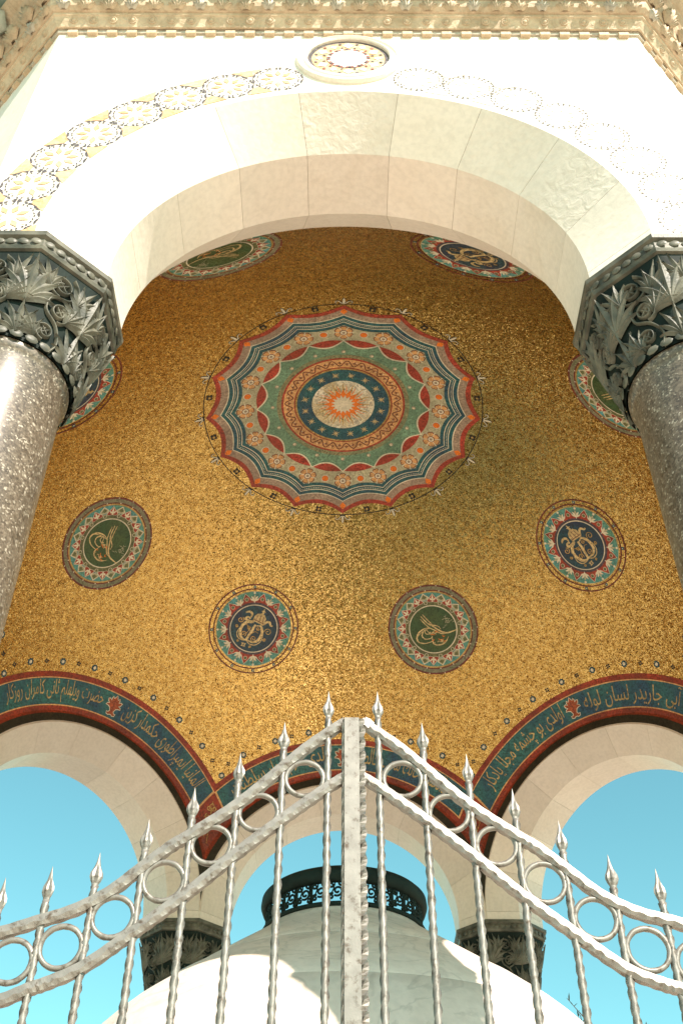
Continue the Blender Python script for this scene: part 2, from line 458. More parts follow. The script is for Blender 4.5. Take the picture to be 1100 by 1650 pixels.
def abacus_mesh():
    mb = MB()
    prof = [(0.318, 3.412), (0.336, 3.418), (0.342, 3.432), (0.342, 3.470), (0.356, 3.478), (0.358, CZ - Z0)]
    K = len(prof)
    for k in range(8):
        ph = pi / 8 + k * pi / 4
        for a, z in prof: mb.v.append((a / cos(pi / 8) * cos(ph), a / cos(pi / 8) * sin(ph), z + Z0))
    for k in range(8):
        j = (k + 1) % 8
        for q in range(K - 1): mb.f.append((k * K + q, j * K + q, j * K + q + 1, k * K + q + 1))
    mb.f.append(tuple(k * K + K - 1 for k in range(8))); mb.f.append(tuple(k * K for k in range(8))[::-1])
    return mb.mesh('abacus', BRONZE_LEAF)
abacus_me = abacus_mesh()
def relief(mb, path, width, lift, base=0.003, phi0=0.0, mat=None):
    """half-round ribbon carved on the bell along a path of (s,h)"""
    P = [Vector((a, b)) for a, b in path]; N = len(P); vs = []; fs = []
    for i, p in enumerate(P):
        t = P[min(i + 1, N - 1)] - P[max(i - 1, 0)]
        if t.length < 1e-9: t = Vector((0, 1))
        t.normalize(); nn = Vector((-t.y, t.x)); u = i / (N - 1)
        w = width(u) if callable(width) else width
        lf = lift(u) if callable(lift) else lift
        for q, o in ((-1, base), (-.45, lf * .8), (0, lf), (.45, lf * .8), (1, base)):
            c = p + nn * (w * q); vs.append(bell_pt(c.x, c.y, o, phi0))
    for i in range(N - 1):
        for q in range(4): fs.append((i * 5 + q, i * 5 + q + 1, i * 5 + 6 + q, i * 5 + 5 + q))
    mb.add(vs, fs, mat)
def palmette(s0, h0, L, lean=0.0, spread=80, lobes=7):
    """acanthus fan of pointed leaflets, each with a sharp midrib"""
    mb = MB()
    for k in range(lobes):
        u = k / (lobes - 1) * 2 - 1
        ln = L * (1 - .40 * abs(u) ** 1.3); a = radians(lean + spread * u)
        x, h = s0, h0; P = [(x, h)]
        for i in range(1, 8):
            q = i / 7; aa = radians(lean) + (a - radians(lean)) * (.55 + .45 * q) + .42 * u * q * q
            x += sin(aa) * ln / 7; h += cos(aa) * ln / 7; P.append((x, h))
        vs = []
        for i, (x, h) in enumerate(P):
            q = i / 7
            t = Vector(P[min(i + 1, 7)]) - Vector(P[max(i - 1, 0)]); t.normalize(); nn = Vector((-t.y, t.x))
            w = L * (.022 + .062 * sin(pi * min(1, q * 1.15)) ** .8) * (1 if i < 7 else .05)
            base = .002 + .009 * sin(pi * (.1 + .65 * q)) + .0016 * (lobes // 2 - abs(k - lobes // 2))
            for o, d in ((-1, .0), (-.5, .0035), (0, .0085), (.5, .0035), (1, .0)):
                vs.append(bell_pt(x + nn.x * w * o, h + nn.y * w * o, base + d))
        mb.add(vs, [(i * 5 + j, i * 5 + j + 1, i * 5 + 6 + j, i * 5 + 5 + j) for i in range(7) for j in range(4)])
    return mb.mesh('acanthus_leaf', BRONZE_LEAF, smooth=False)
def spiral(cx, cy, r, turns, a0, dirn=1, n=26):
    return [(cx + r * (1 - .75 * i / n) * cos(a0 + dirn * 2 * pi * turns * i / n), cy + r * (1 - .75 * i / n) * sin(a0 + dirn * 2 * pi * turns * i / n)) for i in range(n + 1)]
def scroll_vine():
    mb = MB()
    cs = [(-.012, .075, .040), (.014, .185, .044), (-.010, .300, .050)]
    for i, (x, y, r) in enumerate(cs):
        d = 1 if i % 2 else -1
        relief(mb, spiral(x, y, r, 1.5, -pi / 2, d, 34), .0058, .018)
        for k in range(4):
            a = pi / 4 + k * pi / 2
            relief(mb, [(x, y), (x + cos(a) * r * .25, y + sin(a) * r * .25), (x + cos(a) * r * .5, y + sin(a) * r * .5)], lambda q: .007 * sin(pi * (.15 + .8 * q)), .018)
    path = catmull([(p[0], p[1], 0) for p in ((.03, .0), (.05, .06), (.02, .125), (-.035, .17), (-.03, .235), (.03, .262), (.05, .32), (.02, .362))], 6)
    relief(mb, [(p.x, p.y) for p in path], .006, .016)
    return mb.mesh('scroll_vine', BRONZE_LEAF, smooth=True)
leaf_big = palmette(.113, .165, .205, lobes=9)
leaf_low = palmette(.113, .014, .155, spread=74)
leaf_sideR = palmette(.045, .16, .125, lean=32, spread=64, lobes=7)
leaf_sideL = palmette(-.045, .03, .125, lean=-32, spread=64, lobes=7)
leaf_topL = palmette(-.052, .262, .125, lean=-18, spread=66, lobes=7)
leaf_top = palmette(.055, .25, .125, lean=20, spread=66, lobes=7)
vine_me = scroll_vine()
def bead_ring(name, rad, z, n, rb, mat, octa_apo=None):
    mb = MB()
    for i in range(n):
        ph = 2 * pi * (i + .5) / n
        r = rad if octa_apo is None else oct_r(ph, octa_apo)
        c = Vector((r * cos(ph), r * sin(ph), z))
        t = Vector((-sin(ph), cos(ph), 0)); o = Vector((cos(ph), sin(ph), 0)); k = len(mb.v)
        ringv = []
        for a in range(8):
            for q, w in ((1.0, 0), (.62, .8)):
                ringv.append(c + t * (rb * 1.25 * q * cos(a * pi / 4)) + Vector((0, 0, rb * q * sin(a * pi / 4))) + o * (rb * w * .42 + .001))
        ringv.append(c + o * rb * .16)
        fs = []
        for a in range(8):
            b = (a + 1) % 8
            fs.append((a * 2, b * 2, b * 2 + 1, a * 2 + 1)); fs.append((a * 2 + 1, b * 2 + 1, 16))
        mb.add(ringv, fs)
    return mb.mesh(name, mat, smooth=True)
abacus_beads = bead_ring('guilloche', 0, 3.452 + Z0, 48, .017, BRONZE_LEAF, 0.345)
astragal_beads = bead_ring('leaf_band', .262, 3.035 + Z0, 30, .020, BRONZE_LEAF)
def shaft_mesh():
    mb = MB(); zt = 3.02 + Z0
    zb = PLAT + .42
    prof = [(0.262, zb)]
    for i in range(13):
        q = i / 12
        prof.append((0.250 - .016 * q - .004 * q * q, zb + .03 + (zt - .05 - zb - .03) * q))
    prof += [(0.238, zt - .035), (0.246, zt - .02), (0.246, zt)]
    lathe(mb, prof, 72); return mb.mesh('shaft', GRANITE, smooth=True)
shaft_me = shaft_mesh()
def col_base():
    mb = MB(); z = PLAT
    lathe(mb, [(0.0, z + .42), (.262, z + .42), (.275, z + .40), (.31, z + .37), (.33, z + .33), (.31, z + .29), (.29, z + .27), (.30, z + .24), (.35, z + .22), (.37, z + .17), (.35, z + .12), (.40, z + .12), (.40, z)], 48)
    return mb.mesh('column_base', MARBLE_WHITE, smooth=False)
base_me = col_base()
for k in range(8):
    ph = pi / 8 + k * pi / 4
    c = empty('column', pav, T((CR * sin(ph), CR * cos(ph), 0)))
    obj('column_base', base_me, c); obj('shaft', shaft_me, c); obj('bell', bell_me, c)
    obj('abacus', abacus_me, c); obj('guilloche', abacus_beads, c); obj('leaf_band', astragal_beads, c)
    for j in range(8):
        rot = RZ(j * pi / 4)
        for nm, me in (('acanthus_leaf', leaf_big), ('acanthus_leaf', leaf_low), ('acanthus_leaf', leaf_sideR), ('acanthus_leaf', leaf_sideL), ('acanthus_leaf', leaf_top), ('acanthus_leaf', leaf_topL), ('scroll_vine', vine_me)):
            obj(nm, me, c, rot)

# ------------------------------------------------------------------ cornice
def cornice_band(name, prof, mat):
    mb = MB(); K = len(prof)
    for k in range(8):
        ph = pi / 8 + k * pi / 4
        for d, z in prof:
            rr = (A1 + d) / cos(pi / 8); mb.v.append((rr * sin(ph), rr * cos(ph), z + Z0))
    for k in range(8):
        j = (k + 1) % 8
        for q in range(K - 1): mb.f.append((k * K + q, j * K + q, j * K + q + 1, k * K + q + 1))
    return fix(mb.mesh(name, mat))
cz = 5.262
def pr(t): return t, cz + 1.22 * t              # the cornice leans out steeply
cor = empty('cornice', pav)
obj('bed_mould', cornice_band('bed_mould', [(-.05, cz + .03), (.012, cz + .03), (.014, cz + .055), (.022, cz + .06)], CORNICE_PALE), cor)
obj('fascia', cornice_band('fascia', [(.018, cz + .055), (.022, cz + .050), (.030, cz + .052), (.038, cz + .066), (.060, cz + .100), (.068, cz + .104), (.072, cz + .118), (.06, cz + .125)], CORNICE), cor)
obj('leaf_moulding', cornice_band('leaf_moulding', [(.055, cz + .118), (.082, cz + .120), (.100, cz + .136), (.110, cz + .160), (.112, cz + .178), (.09, cz + .19)], CORNICE), cor)
obj('cavetto', cornice_band('cavetto', [(.085, cz + .182), (.118, cz + .190), (.128, cz + .22), (.150, cz + .275), (.19, cz + .33), (.25, cz + .37), (.25, cz + .40)], CORNICE), cor)
obj('gutter', cornice_band('gutter', [(.24, cz + .395), (.31, cz + .42), (.34, cz + .47), (.34, cz + .53), (-.30, cz + .62)], COPPER_ROOF), cor)
def dome_roof():
    mb = MB(); prof = []
    for i in range(25):
        a = radians(2 + 70 * i / 24); prof.append((3.35 * sin(a), 3.62 * cos(a) + 3.50 + Z0))
    lathe(mb, prof[::-1], 96); 
    return fix(mb.mesh('roof_dome', COPPER_ROOF, smooth=True))
obj('roof_dome', dome_roof(), pav)
obj('roof_deck', cornice_band('roof_deck', [(-.02, ZTOP - Z0 - .01), (-.02, cz + .30), (-.9, cz + .45)], COPPER_ROOF), pav)

def leaf_piece(w, h, relief_, lobes, mat, name):
    """small carved leaf: x across, z up the moulding, y = proud (towards -y)"""
    mb = MB()
    for k in range(lobes):
        u = k / (lobes - 1) * 2 - 1 if lobes > 1 else 0
        a = u * 1.05; ln = h * (1 - .35 * abs(u))
        P = []; x, z = u * w * .10, 0
        for i in range(6):
            q = i / 5; aa = a * (.3 + .9 * q); P.append((x, z)); x += sin(aa) * ln / 5 * (w / h) * .9; z += cos(aa) * ln / 5
        vs = []
        for i, (x, z) in enumerate(P):
            q = i / 5; ww = w * .13 * sin(pi * (.2 + .75 * q)); pr_ = relief_ * (.5 + .9 * sin(pi * q * .8))
            ca = cos(a * (.3 + .9 * q)); sa = sin(a * (.3 + .9 * q))
            for o, d in ((-1, 0.001), (0, pr_), (1, 0.001)): vs.append((x + o * ww * ca, -d, z - o * ww * sa))
        fs = []
        for i in range(5):
            for q in range(2): fs.append((i * 3 + q, i * 3 + q + 1, i * 3 + 4 + q, i * 3 + 3 + q))
        mb.add(vs, fs)
    return mb.mesh(name, mat, smooth=True)
rosette_mb = MB()
lathe(rosette_mb, [(0.0, .006), (.008, .006), (.011, .003), (.013, .0008), (.015, .004), (.019, .005), (.021, .0)], 18)
rosette_me = rosette_mb.mesh('rosette', CORNICE, smooth=True)
leaf1 = leaf_piece(.095, .062, .016, 5, CORNICE, 'carved_leaf')
leaf1p = leaf_piece(.075, .062, .020, 5, CORNICE_PALE, 'carved_leaf')
leaf2 = leaf_piece(.12, .105, .026, 7, CORNICE, 'cavetto_leaf')
leaf2g = leaf_piece(.17, .17, .05, 7, VERDIGRIS, 'bronze_leaf')
dent_mb = MB(); box(dent_mb, (0, 0, 0), (.024, .012, .014)); dent_me = dent_mb.mesh('dentil', CORNICE)
def on_face(k, x, d, z, lean):
    """local frame on face k of the octagon: x along it, facing out and leaning"""
    return RZ(-k * pi / 4 + pi) @ T((x, -(A1 + d), z + Z0)) @ Matrix.Rotation(-lean, 4, 'X')
for k in (3, 4, 5):
    n = 29
    for i in range(n):
        x = (i - (n - 1) / 2) * .0955
        obj('dentil', dent_me, cor, on_face(k, x, .010, cz + .022, 0))
        obj('rosette', rosette_me, cor, on_face(k, x, .0497, cz + .0830, 0) @ Matrix.Rotation(-radians(-90 + 33), 4, 'X') if False else on_face(k, x, .0498, cz + .0835, 0) @ Matrix.Rotation(radians(90 + 33), 4, 'X'))
    n = 26
    for i in range(n):
        x = (i - (n - 1) / 2) * .111
        obj('carved_leaf', leaf1p if i % 3 == 0 else leaf1, cor, on_face(k, x, .086, cz + .121, radians(-26)))
    n = 22
    for i in range(n):
        x = (i - (n - 1) / 2) * .134
        obj('cavetto_leaf', leaf2, cor, on_face(k, x, .121, cz + .192, radians(-24)))
    n = 10
    for i in range(n):
        x = (i - (n - 1) / 2) * .31
        obj('bronze_leaf', leaf2g, cor, on_face(k, x, .175, cz + .285, radians(-45)))

# ------------------------------------------------------------------ mosaic band and roundel on the front wall
FY = -A1
def tri(mb, pts, y, mat): mb.add([(x, y, z) for x, z in pts], [tuple(range(len(pts)))], mat)
def wall_rosette(glare):  # right half: glare put into the colours, ochre left out
    mb = MB(); Rr = .118; n = 14
    P = lambda r, a: (r * sin(a), r * cos(a))
    g = W_GREY if not glare else W_SLATE_GLARE
    for k in range(n):
        a0 = 2 * pi * k / n; da = pi / n
        ri, ro, rm = Rr * .77, Rr * .995, Rr * .875
        q = .92 if not glare else .74
        tri(mb, [P(ro, a0 - da * q), P(ro, a0), P(rm, a0 - da * q)], -.003, g)
        tri(mb, [P(ro, a0), P(ro, a0 + da * q), P(rm, a0 + da * q)], -.003, g)
        if not glare or k % 2:
            tri(mb, [P(ri, a0 - da * .8), P(ri + .012, a0 - da * .75), P(ri + .003, a0 - da * .1)], -.003, g)
        tri(mb, [P(ri, a0 + da * .1), P(ri + .012, a0 + da * .75), P(ri, a0 + da * .8)], -.003, g)
    if not glare:
        for k in range(8):
            a0 = 2 * pi * k / 8 + .2
            tri(mb, [P(Rr * .22, a0), P(Rr * .45, a0 + .27), P(Rr * .72, a0), P(Rr * .45, a0 - .27)], -.003, W_OCHRE)
            tri(mb, [P(Rr * .60, a0 + .39), P(Rr * .66, a0 + .5), P(Rr * .76, a0 + .39), P(Rr * .66, a0 + .28)], -.003, W_WHITE)
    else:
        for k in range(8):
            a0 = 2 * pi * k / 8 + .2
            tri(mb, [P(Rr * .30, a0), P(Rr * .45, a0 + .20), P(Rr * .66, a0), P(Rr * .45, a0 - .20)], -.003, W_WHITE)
    return mb.mesh('mosaic_rosette', None)
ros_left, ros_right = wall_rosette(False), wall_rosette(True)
front = arches[4]
def front_local(M): return RZ(pi) @ M if False else M
band = empty('mosaic_band', pav)
def wall_edge(rr, w, t0, t1, mat, y, n=60):
    mb = MB(); vs = []
    for i in range(n + 1):
        t = t0 + (t1 - t0) * i / n
        for r in (rr, rr + w): vs.append((r * sin(t), FY - y, HS + r * cos(t)))
    mb.add(vs, [(2 * i, 2 * i + 1, 2 * i + 3, 2 * i + 2) for i in range(n)]); return mb.mesh('edge_line', mat)
RM = 1.292
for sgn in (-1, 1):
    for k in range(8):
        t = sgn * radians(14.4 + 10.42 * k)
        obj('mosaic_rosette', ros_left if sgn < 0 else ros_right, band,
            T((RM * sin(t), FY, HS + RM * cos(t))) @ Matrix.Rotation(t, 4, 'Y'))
    # ochre triangles between neighbouring circles
    for k in range(8):
        t = sgn * radians(14.4 + 10.42 * (k + .5))
        for rr, d in ((RM + .118, -1), (RM - .118, 1)):
            if sgn > 0 and k > 1: continue
            c = [(rr, t - .052), (rr, t + .052), (rr + d * .062, t + .012), (rr + d * .062, t - .012)]
            mb = MB(); tri(mb, [(r * sin(a), HS + r * cos(a)) for r, a in c], FY - .0025, W_OCHRE if sgn < 0 else W_WHITE)  # white on the right is painted glare
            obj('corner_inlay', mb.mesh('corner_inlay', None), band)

rd = empty('wall_roundel', pav, T((0.0, FY, 5.01 + Z0)) @ Matrix.Rotation(radians(90), 4, 'X'))
mb = MB(); lathe(mb, [(.246, -.01), (.246, .012), (.240, .022), (.228, .026), (.222, .018), (.214, .016), (.208, .024), (.198, .028), (.192, .022), (.192, .008)], 72)
obj('moulding', fix(mb.mesh('moulding', MARBLE_WHITE, smooth=False)), rd)
def ringmesh(name, ra, rb, z, mat, n=72, a0=0, a1=2 * pi):
    mb = MB(); vs = []
    for i in range(n + 1):
        a = a0 + (a1 - a0) * i / n
        for r in (ra, rb): vs.append((r * cos(a), r * sin(a), z))
    mb.add(vs, [(2 * i, 2 * i + 1, 2 * i + 3, 2 * i + 2) for i in range(n)]); return mb.mesh(name, mat)
obj('dark_ring', ringmesh('dark_ring', .172, .193, .010, W_GREY), rd)
obj('ochre_field', ringmesh('ochre_field', .100, .172, .011, W_OCHRE), rd)
obj('chequered_ring', ringmesh('chequered_ring', .084, .102, .0125, W_RED), rd)
mb = MB(); lathe(mb, [(.085, .013), (0, .013)], 48); obj('white_disc', mb.mesh('white_disc', W_WHITE), rd)
mb = MB()
for k in range(12):
    a = 2 * pi * k / 12
    for j in range(2):
        rr = .137; w = .026 if k % 2 else .017
        c = Vector((rr * cos(a), rr * sin(a))); u = Vector((cos(a), sin(a))) * w; v = Vector((-sin(a), cos(a))) * w
        mb.add([(*(c + u), .0135), (*(c + v), .0135), (*(c - u), .0135), (*(c - v), .0135)], [(0, 1, 2, 3)], W_WHITE) if j == 0 else None
    aa = a + pi / 12
    for dr in (-.02, .02):
        c = Vector((.137 + dr, 0)); 
        pts = [(.137 + dr - .007, aa - .05), (.137 + dr + .007, aa - .05), (.137 + dr + .007, aa + .03), (.137 + dr - .007, aa + .05)]
        mb.add([(r * cos(q), r * sin(q), .0135) for r, q in pts], [(0, 1, 2, 3)], (W_GREY, W_RED, W_SLATE_GLARE)[k % 3])
    for q in range(2):
        b = a + q * pi / 12
        pts = [(.086, b), (.101, b), (.101, b + .13), (.086, b + .13)]
        mb.add([(r * cos(t), r * sin(t), .0142) for r, t in pts], [(0, 1, 2, 3)], W_WHITE if q else W_GREY)
obj('inlay_pieces', mb.mesh('inlay_pieces', None), rd)

# ------------------------------------------------------------------ the gold vault
def vault():
    mb = MB(); N = 32; M = 96; LIM = A_END
    for k in range(8):
        vs = []
        for i in range(N + 1):
            a = -pi / 8 + pi / 4 * i / N
            pm = asin(min(1, LIM / (R * cos(a))))
            for j in range(M + 1):
                p = pm * j / M; az = a + k * pi / 4
                vs.append((R * sin(p) * sin(az), R * sin(p) * cos(az), R * cos(p)))
        fs = [(i * (M + 1) + j, (i + 1) * (M + 1) + j, (i + 1) * (M + 1) + j + 1, i * (M + 1) + j + 1) for i in range(N) for j in range(M)]
        mb.add(vs, fs)
    return mb.mesh('gold_vault', GOLD, smooth=True)
SC = T((0, 0, HD))
obj('gold_vault', vault(), pav, SC)

def frame(d, up):
    d = Vector(d).normalized(); up = Vector(up); up = (up - d * up.dot(d)).normalized(); x = d.cross(up)
    m = Matrix((x, up, -d)).transposed().to_4x4(); m.translation = (0, 0, HD); return m
def cap_pt(x, y, lift):
    rho = sqrt(x * x + y * y) / R
    f = atan2(y, x); q = R - lift
    return (q * sin(rho) * cos(f), q * sin(rho) * sin(f), -q * cos(rho))
def poly(mb, pts, lift, mat): mb.add([cap_pt(x, y, lift) for x, y in pts], [tuple(range(len(pts)))], mat)
def ribbon(mb, pts, w, lift, mat, closed=False):
    P = [Vector(p) for p in pts]; N = len(P); vs = []
    for i, p in enumerate(P):
        t = (P[(i + 1) % N] - P[i - 1]) if closed else (P[min(i + 1, N - 1)] - P[max(i - 1, 0)])
        if t.length < 1e-9: t = Vector((1, 0))
        t.normalize(); nn = Vector((-t.y, t.x)); u = i / max(1, N - 1)
        ww = (w(u) if callable(w) else w) / 2
        for q in (-1, 1): vs.append(cap_pt(p.x + nn.x * ww * q, p.y + nn.y * ww * q, lift))
    mb.add(vs, [(2 * i, 2 * ((i + 1) % N), 2 * ((i + 1) % N) + 1, 2 * i + 1) for i in range(N if closed else N - 1)], mat)
def fring(mb, fa, fb, lift, mat, n=256, rows=2):
    """ring between two radius functions of the angle"""
    vs = []
    for i in range(n):
        a = 2 * pi * i / n; A, B = (fa(a) if callable(fa) else fa), (fb(a) if callable(fb) else fb)
        for q in range(rows + 1):
            r = A + (B - A) * q / rows; vs.append(cap_pt(r * sin(a), r * cos(a), lift))
    K = rows + 1
    mb.add(vs, [(i * K + q, ((i + 1) % n) * K + q, ((i + 1) % n) * K + q + 1, i * K + q + 1) for i in range(n) for q in range(rows)], mat)
def disc(mb, cx, cy, r, lift, mat, n=20): poly(mb, [(cx + r * cos(2 * pi * i / n), cy + r * sin(2 * pi * i / n)) for i in range(n)], lift, mat)
def rotz(a): return Matrix.Rotation(a, 4, 'Z')
def part_mesh(fn, name, smooth=False):
    mb = MB(); fn(mb); return mb.mesh(name, None)

# ---- great medallion at the crown of the vault
RL = radians(21.3) * R
NF = 16; STEP = 2 * pi / NF
def cusp(rc, rv, p=2.0):
    def f(a):
        t = abs(((a + STEP / 2) % STEP) - STEP / 2) / (STEP / 2)      # 0 at the points, 1 in the valleys
        return RL * (rv + (rc - rv) * (1 - t) ** p)
    return f
gm = empty('crown_medallion', pav, frame((-.004, -.0015, 1), (0, -1, 0)), label='great sixteen pointed star medallion at the crown of the vault')
L = .0016
def ring_part(nm, fa, fb, layer, mat, n=256, rows=2):
    obj(nm, part_mesh(lambda mb: fring(mb, fa, fb, L * layer, mat, n, rows), nm), gm)
ring_part('outline', RL * .9935, RL * 1.0, 1, BLACK)
ring_part('red_border', 0.30 * RL, cusp(.985, .915), 1, RED, rows=8)
ring_part('taupe_border', 0.30 * RL, cusp(.948, .880), 2, TAUPE, rows=8)
ring_part('pale_line', 0.30 * RL, cusp(.885, .830), 3, CREAM, rows=8)
ring_part('teal_border', 0.30 * RL, cusp(.877, .822), 4, TEAL, rows=8)
ring_part('teal_line', cusp(.842, .789), cusp(.848, .795), 5, CREAM, n=384)
ring_part('teal_line', cusp(.806, .757), cusp(.812, .763), 5, CREAM, n=384)
ring_part('sage_field', 0.30 * RL, cusp(.776, .730), 6, SAGE, rows=8)
ring_part('red_crescents', .30 * RL, lambda a: RL * (.612 + .012 * sin(pi * abs(((a) % STEP) / STEP))), 7, RED, rows=6)
ring_part('scallop_line', .30 * RL, lambda a: cusp(.625, .557, 2.1)(a), 8, CREAM, rows=6)
ring_part('jade_field', .30 * RL, lambda a: cusp(.612, .545, 2.1)(a), 9, JADE, rows=6)
ring_part('peach_halo', .30 * RL, .475 * RL, 9.6, mosaic('halo_tesserae', (0.28, 0.24, 0.12), col2=(0.20, 0.27, 0.15)), rows=3)
ring_part('rust_ring', .30 * RL, .442 * RL, 10.4, RED, rows=3)
ring_part('peach_ring', .30 * RL, .428 * RL, 11.2, PEACH, rows=3)
ring_part('rust_ring', .30 * RL, .352 * RL, 12, RED, rows=2)
ring_part('peach_ring', .30 * RL, .343 * RL, 12.8, GOLD_LINE, rows=2)
ring_part('star_ring', .20 * RL, .330 * RL, 13.6, TEAL, rows=3)
ring_part('sun_disc', .0004, .224 * RL, 14.4, PEARL, rows=8)
def wave(mb):
    n = 24 * 16
    ribbon(mb, [(RL * (.390 + .026 * sin(24 * 2 * pi * i / n)) * sin(2 * pi * i / n), RL * (.390 + .026 * sin(24 * 2 * pi * i / n)) * cos(2 * pi * i / n)) for i in range(n)], .009, L * 12.2, MAROON, True)
obj('wave_line', part_mesh(wave, 'wave_line'), gm)
def sprig(mb):
    for d in (-1, 1):
        a = d * pi / 48
        c = Vector((RL * (.390 - d * .010) * sin(a), RL * (.390 - d * .010) * cos(a)))
        for q in (-.9, 0, .9):
            e = c + Vector((sin(q) * .020, d * cos(q) * .020)); ribbon(mb, [tuple(c - Vector((0, d * .012))), tuple(c), tuple(e)], .006, L * 12.3, MAROON)
        disc(mb, c.x + .016, c.y + .006, .005, L * 12.3, CREAM, 6)
sp_me = part_mesh(sprig, 'sprig')
for k in range(24): obj('sprig', sp_me, gm, rotz(2 * pi * k / 24))
def dots(mb):
    for s_ in (0.825,):
        n = 400; f = cusp(.830, .778)
        for i in range(n):
            a = 2 * pi * i / n; r = f(a); disc(mb, r * sin(a), r * cos(a), .0042, L * 5.4, CREAM, 6)
dd = obj('dotted_line', part_mesh(dots, 'dotted_line'), gm); dd['kind'] = 'stuff'
def flower(mb):
    y = .700 * RL
    for k in range(6):
        a = 2 * pi * k / 6; c = (sin(a) * .044, y + cos(a) * .044)
        pts = [(sin(a - .47) * .026, y + cos(a - .47) * .026), (sin(a - .44) * .060, y + cos(a - .44) * .060), (sin(a - .2) * .070, y + cos(a - .2) * .070), (sin(a) * .066, y + cos(a) * .066), (sin(a + .2) * .070, y + cos(a + .2) * .070), (sin(a + .44) * .060, y + cos(a + .44) * .060), (sin(a + .47) * .026, y + cos(a + .47) * .026)]
        poly(mb, [((x) * 1.08, y + (q - y) * 1.08) for x, q in pts], L * 7, MAROON)
        poly(mb, [((x) * .97, y + (q - y) * .97) for x, q in pts], L * 7.7, PEACH)
        b = a + pi / 6
        if k % 2 == 0 or True: ribbon(mb, [(sin(b) * .030, y + cos(b) * .030), (sin(b) * .078, y + cos(b) * .078)], .006, L * 7.9, CREAM)
    disc(mb, 0, y, .030, L * 8.2, MAROON, 18); disc(mb, 0, y, .024, L * 8.8, CREAM, 18); disc(mb, 0, y, .012, L * 9.4, TAUPE, 12)
fl_me = part_mesh(flower, 'flower')
def orange_dot(mb):
    y = .690 * RL; disc(mb, 0, y, .034, L * 7, CREAM, 20); disc(mb, 0, y, .028, L * 7.6, RED, 20); disc(mb, 0, y, .025, L * 8.2, ORANGE, 20)
od_me = part_mesh(orange_dot, 'orange_dot')
def diamond(mb):
    y = .922 * RL; poly(mb, [(-.028, y - .005), (0, y - .038), (.028, y - .005), (.010, y + .024), (-.010, y + .024)], L * 3, ORANGE)
di_me = part_mesh(diamond, 'orange_tip')
def fleur(mb, y, s, lift, m1, m2):
    for scale, mt, lf in ((1.0, m2, lift), (.70, m1, lift + L * .7)):
        w = .013 * s * scale
        ribbon(mb, [(0, y - .004 * s), (0, y + .022 * s), (0, y + .052 * s), (0, y + .070 * s * (1 if scale == 1 else .95))], lambda u: max(.002, 2 * w * sin(pi * (.1 + .88 * u))), lf, mt)
        for d in (-1, 1):
            ribbon(mb, [(0, y), (d * .016 * s, y + .012 * s), (d * .034 * s, y + .034 * s), (d * .052 * s, y + .034 * s), (d * .058 * s, y + .018 * s), (d * .048 * s, y + .010 * s)], lambda u: (.012 if scale == 1 else .0065) * s * (1.15 - .6 * u), lf, mt)
    ribbon(mb, [(-.018 * s, y), (.018 * s, y)], .010 * s, lift + L, m2)
fleur_me = part_mesh(lambda mb: fleur(mb, 1.002 * RL, 1.1, L * 1.5, CREAM, BLACK), 'fleur_de_lis')
def black_rosette(mb):
    y = .962 * RL
    for k in range(4):
        a = pi / 4 + k * pi / 2; disc(mb, sin(a) * .018, y + cos(a) * .018, .0125, L * 2, BLACK, 10)
    ring = [(sin(2 * pi * i / 12) * .012, y + cos(2 * pi * i / 12) * .012) for i in range(12)]
    disc(mb, 0, y, .011, L * 2.6, GOLD_LINE, 10)
br_me = part_mesh(black_rosette, 'black_rosette')
def grey_dot(mb):
    y = .505 * RL; disc(mb, 0, y, .017, L * 10, TAUPE, 8); disc(mb, 0, y, .012, L * 10.6, PEARL, 8)
gd_me = part_mesh(grey_dot, 'grey_flower')
def gold_star(mb):
    y = .277 * RL
    for k in range(4):
        a = k * pi / 4 + .2; s_ = .036 if k % 2 else .026
        ribbon(mb, [(-sin(a) * s_, y - cos(a) * s_), (0, y), (sin(a) * s_, y + cos(a) * s_)], lambda u: .002 + .007 * (1 - abs(2 * u - 1)), L * 14.4 + k * .0002, PALE_GOLD)
gs_me = part_mesh(gold_star, 'gold_star')
def flame(mb):
    poly(mb, [(-.024, .088 * RL), (-.006, .07 * RL), (.006, .07 * RL), (.024, .088 * RL), (0.0, .140 * RL)], L * 15.4, ORANGE)
    poly(mb, [(-.024, .088 * RL), (-.012, .05 * RL), (.012, .05 * RL), (.024, .088 * RL)], L * 15.7, ORANGE)
flame_me = part_mesh(flame, 'flame')
def ray(mb):
    ribbon(mb, [(.0, .10 * RL), (.004, .15 * RL), (-.003, .17 * RL), (.003, .205 * RL)], lambda u: .016 * (1 - u) + .003, L * 15, GOLD_LINE)
    ribbon(mb, [(.024, .11 * RL), (.027, .15 * RL), (.022, .18 * RL)], lambda u: .008 * (1 - u) + .002, L * 15, ORANGE)
ray_me = part_mesh(ray, 'sun_ray')
def core_star(mb):
    pts = []
    for i in range(32):
        r = RL * (.090 if i % 2 == 0 else .060); a = 2 * pi * i / 32 + STEP / 2; pts.append((r * sin(a), r * cos(a)))
    for i in range(32): poly(mb, [(0, 0), pts[i], pts[(i + 1) % 32]], L * 16.2, CREAM)
obj('core_star', part_mesh(core_star, 'core_star'), gm)
for k in range(NF):
    r0, rh = rotz(-k * STEP), rotz(-(k + .5) * STEP)
    obj('flower', fl_me, gm, r0); obj('orange_dot', od_me, gm, rh); obj('orange_tip', di_me, gm, r0)
    obj('fleur_de_lis', fleur_me, gm, r0); obj('black_rosette', br_me, gm, rh)
    obj('grey_flower', gd_me, gm, r0); obj('gold_star', gs_me, gm, rh)
    obj('flame', flame_me, gm, r0); obj('sun_ray', ray_me, gm, r0)

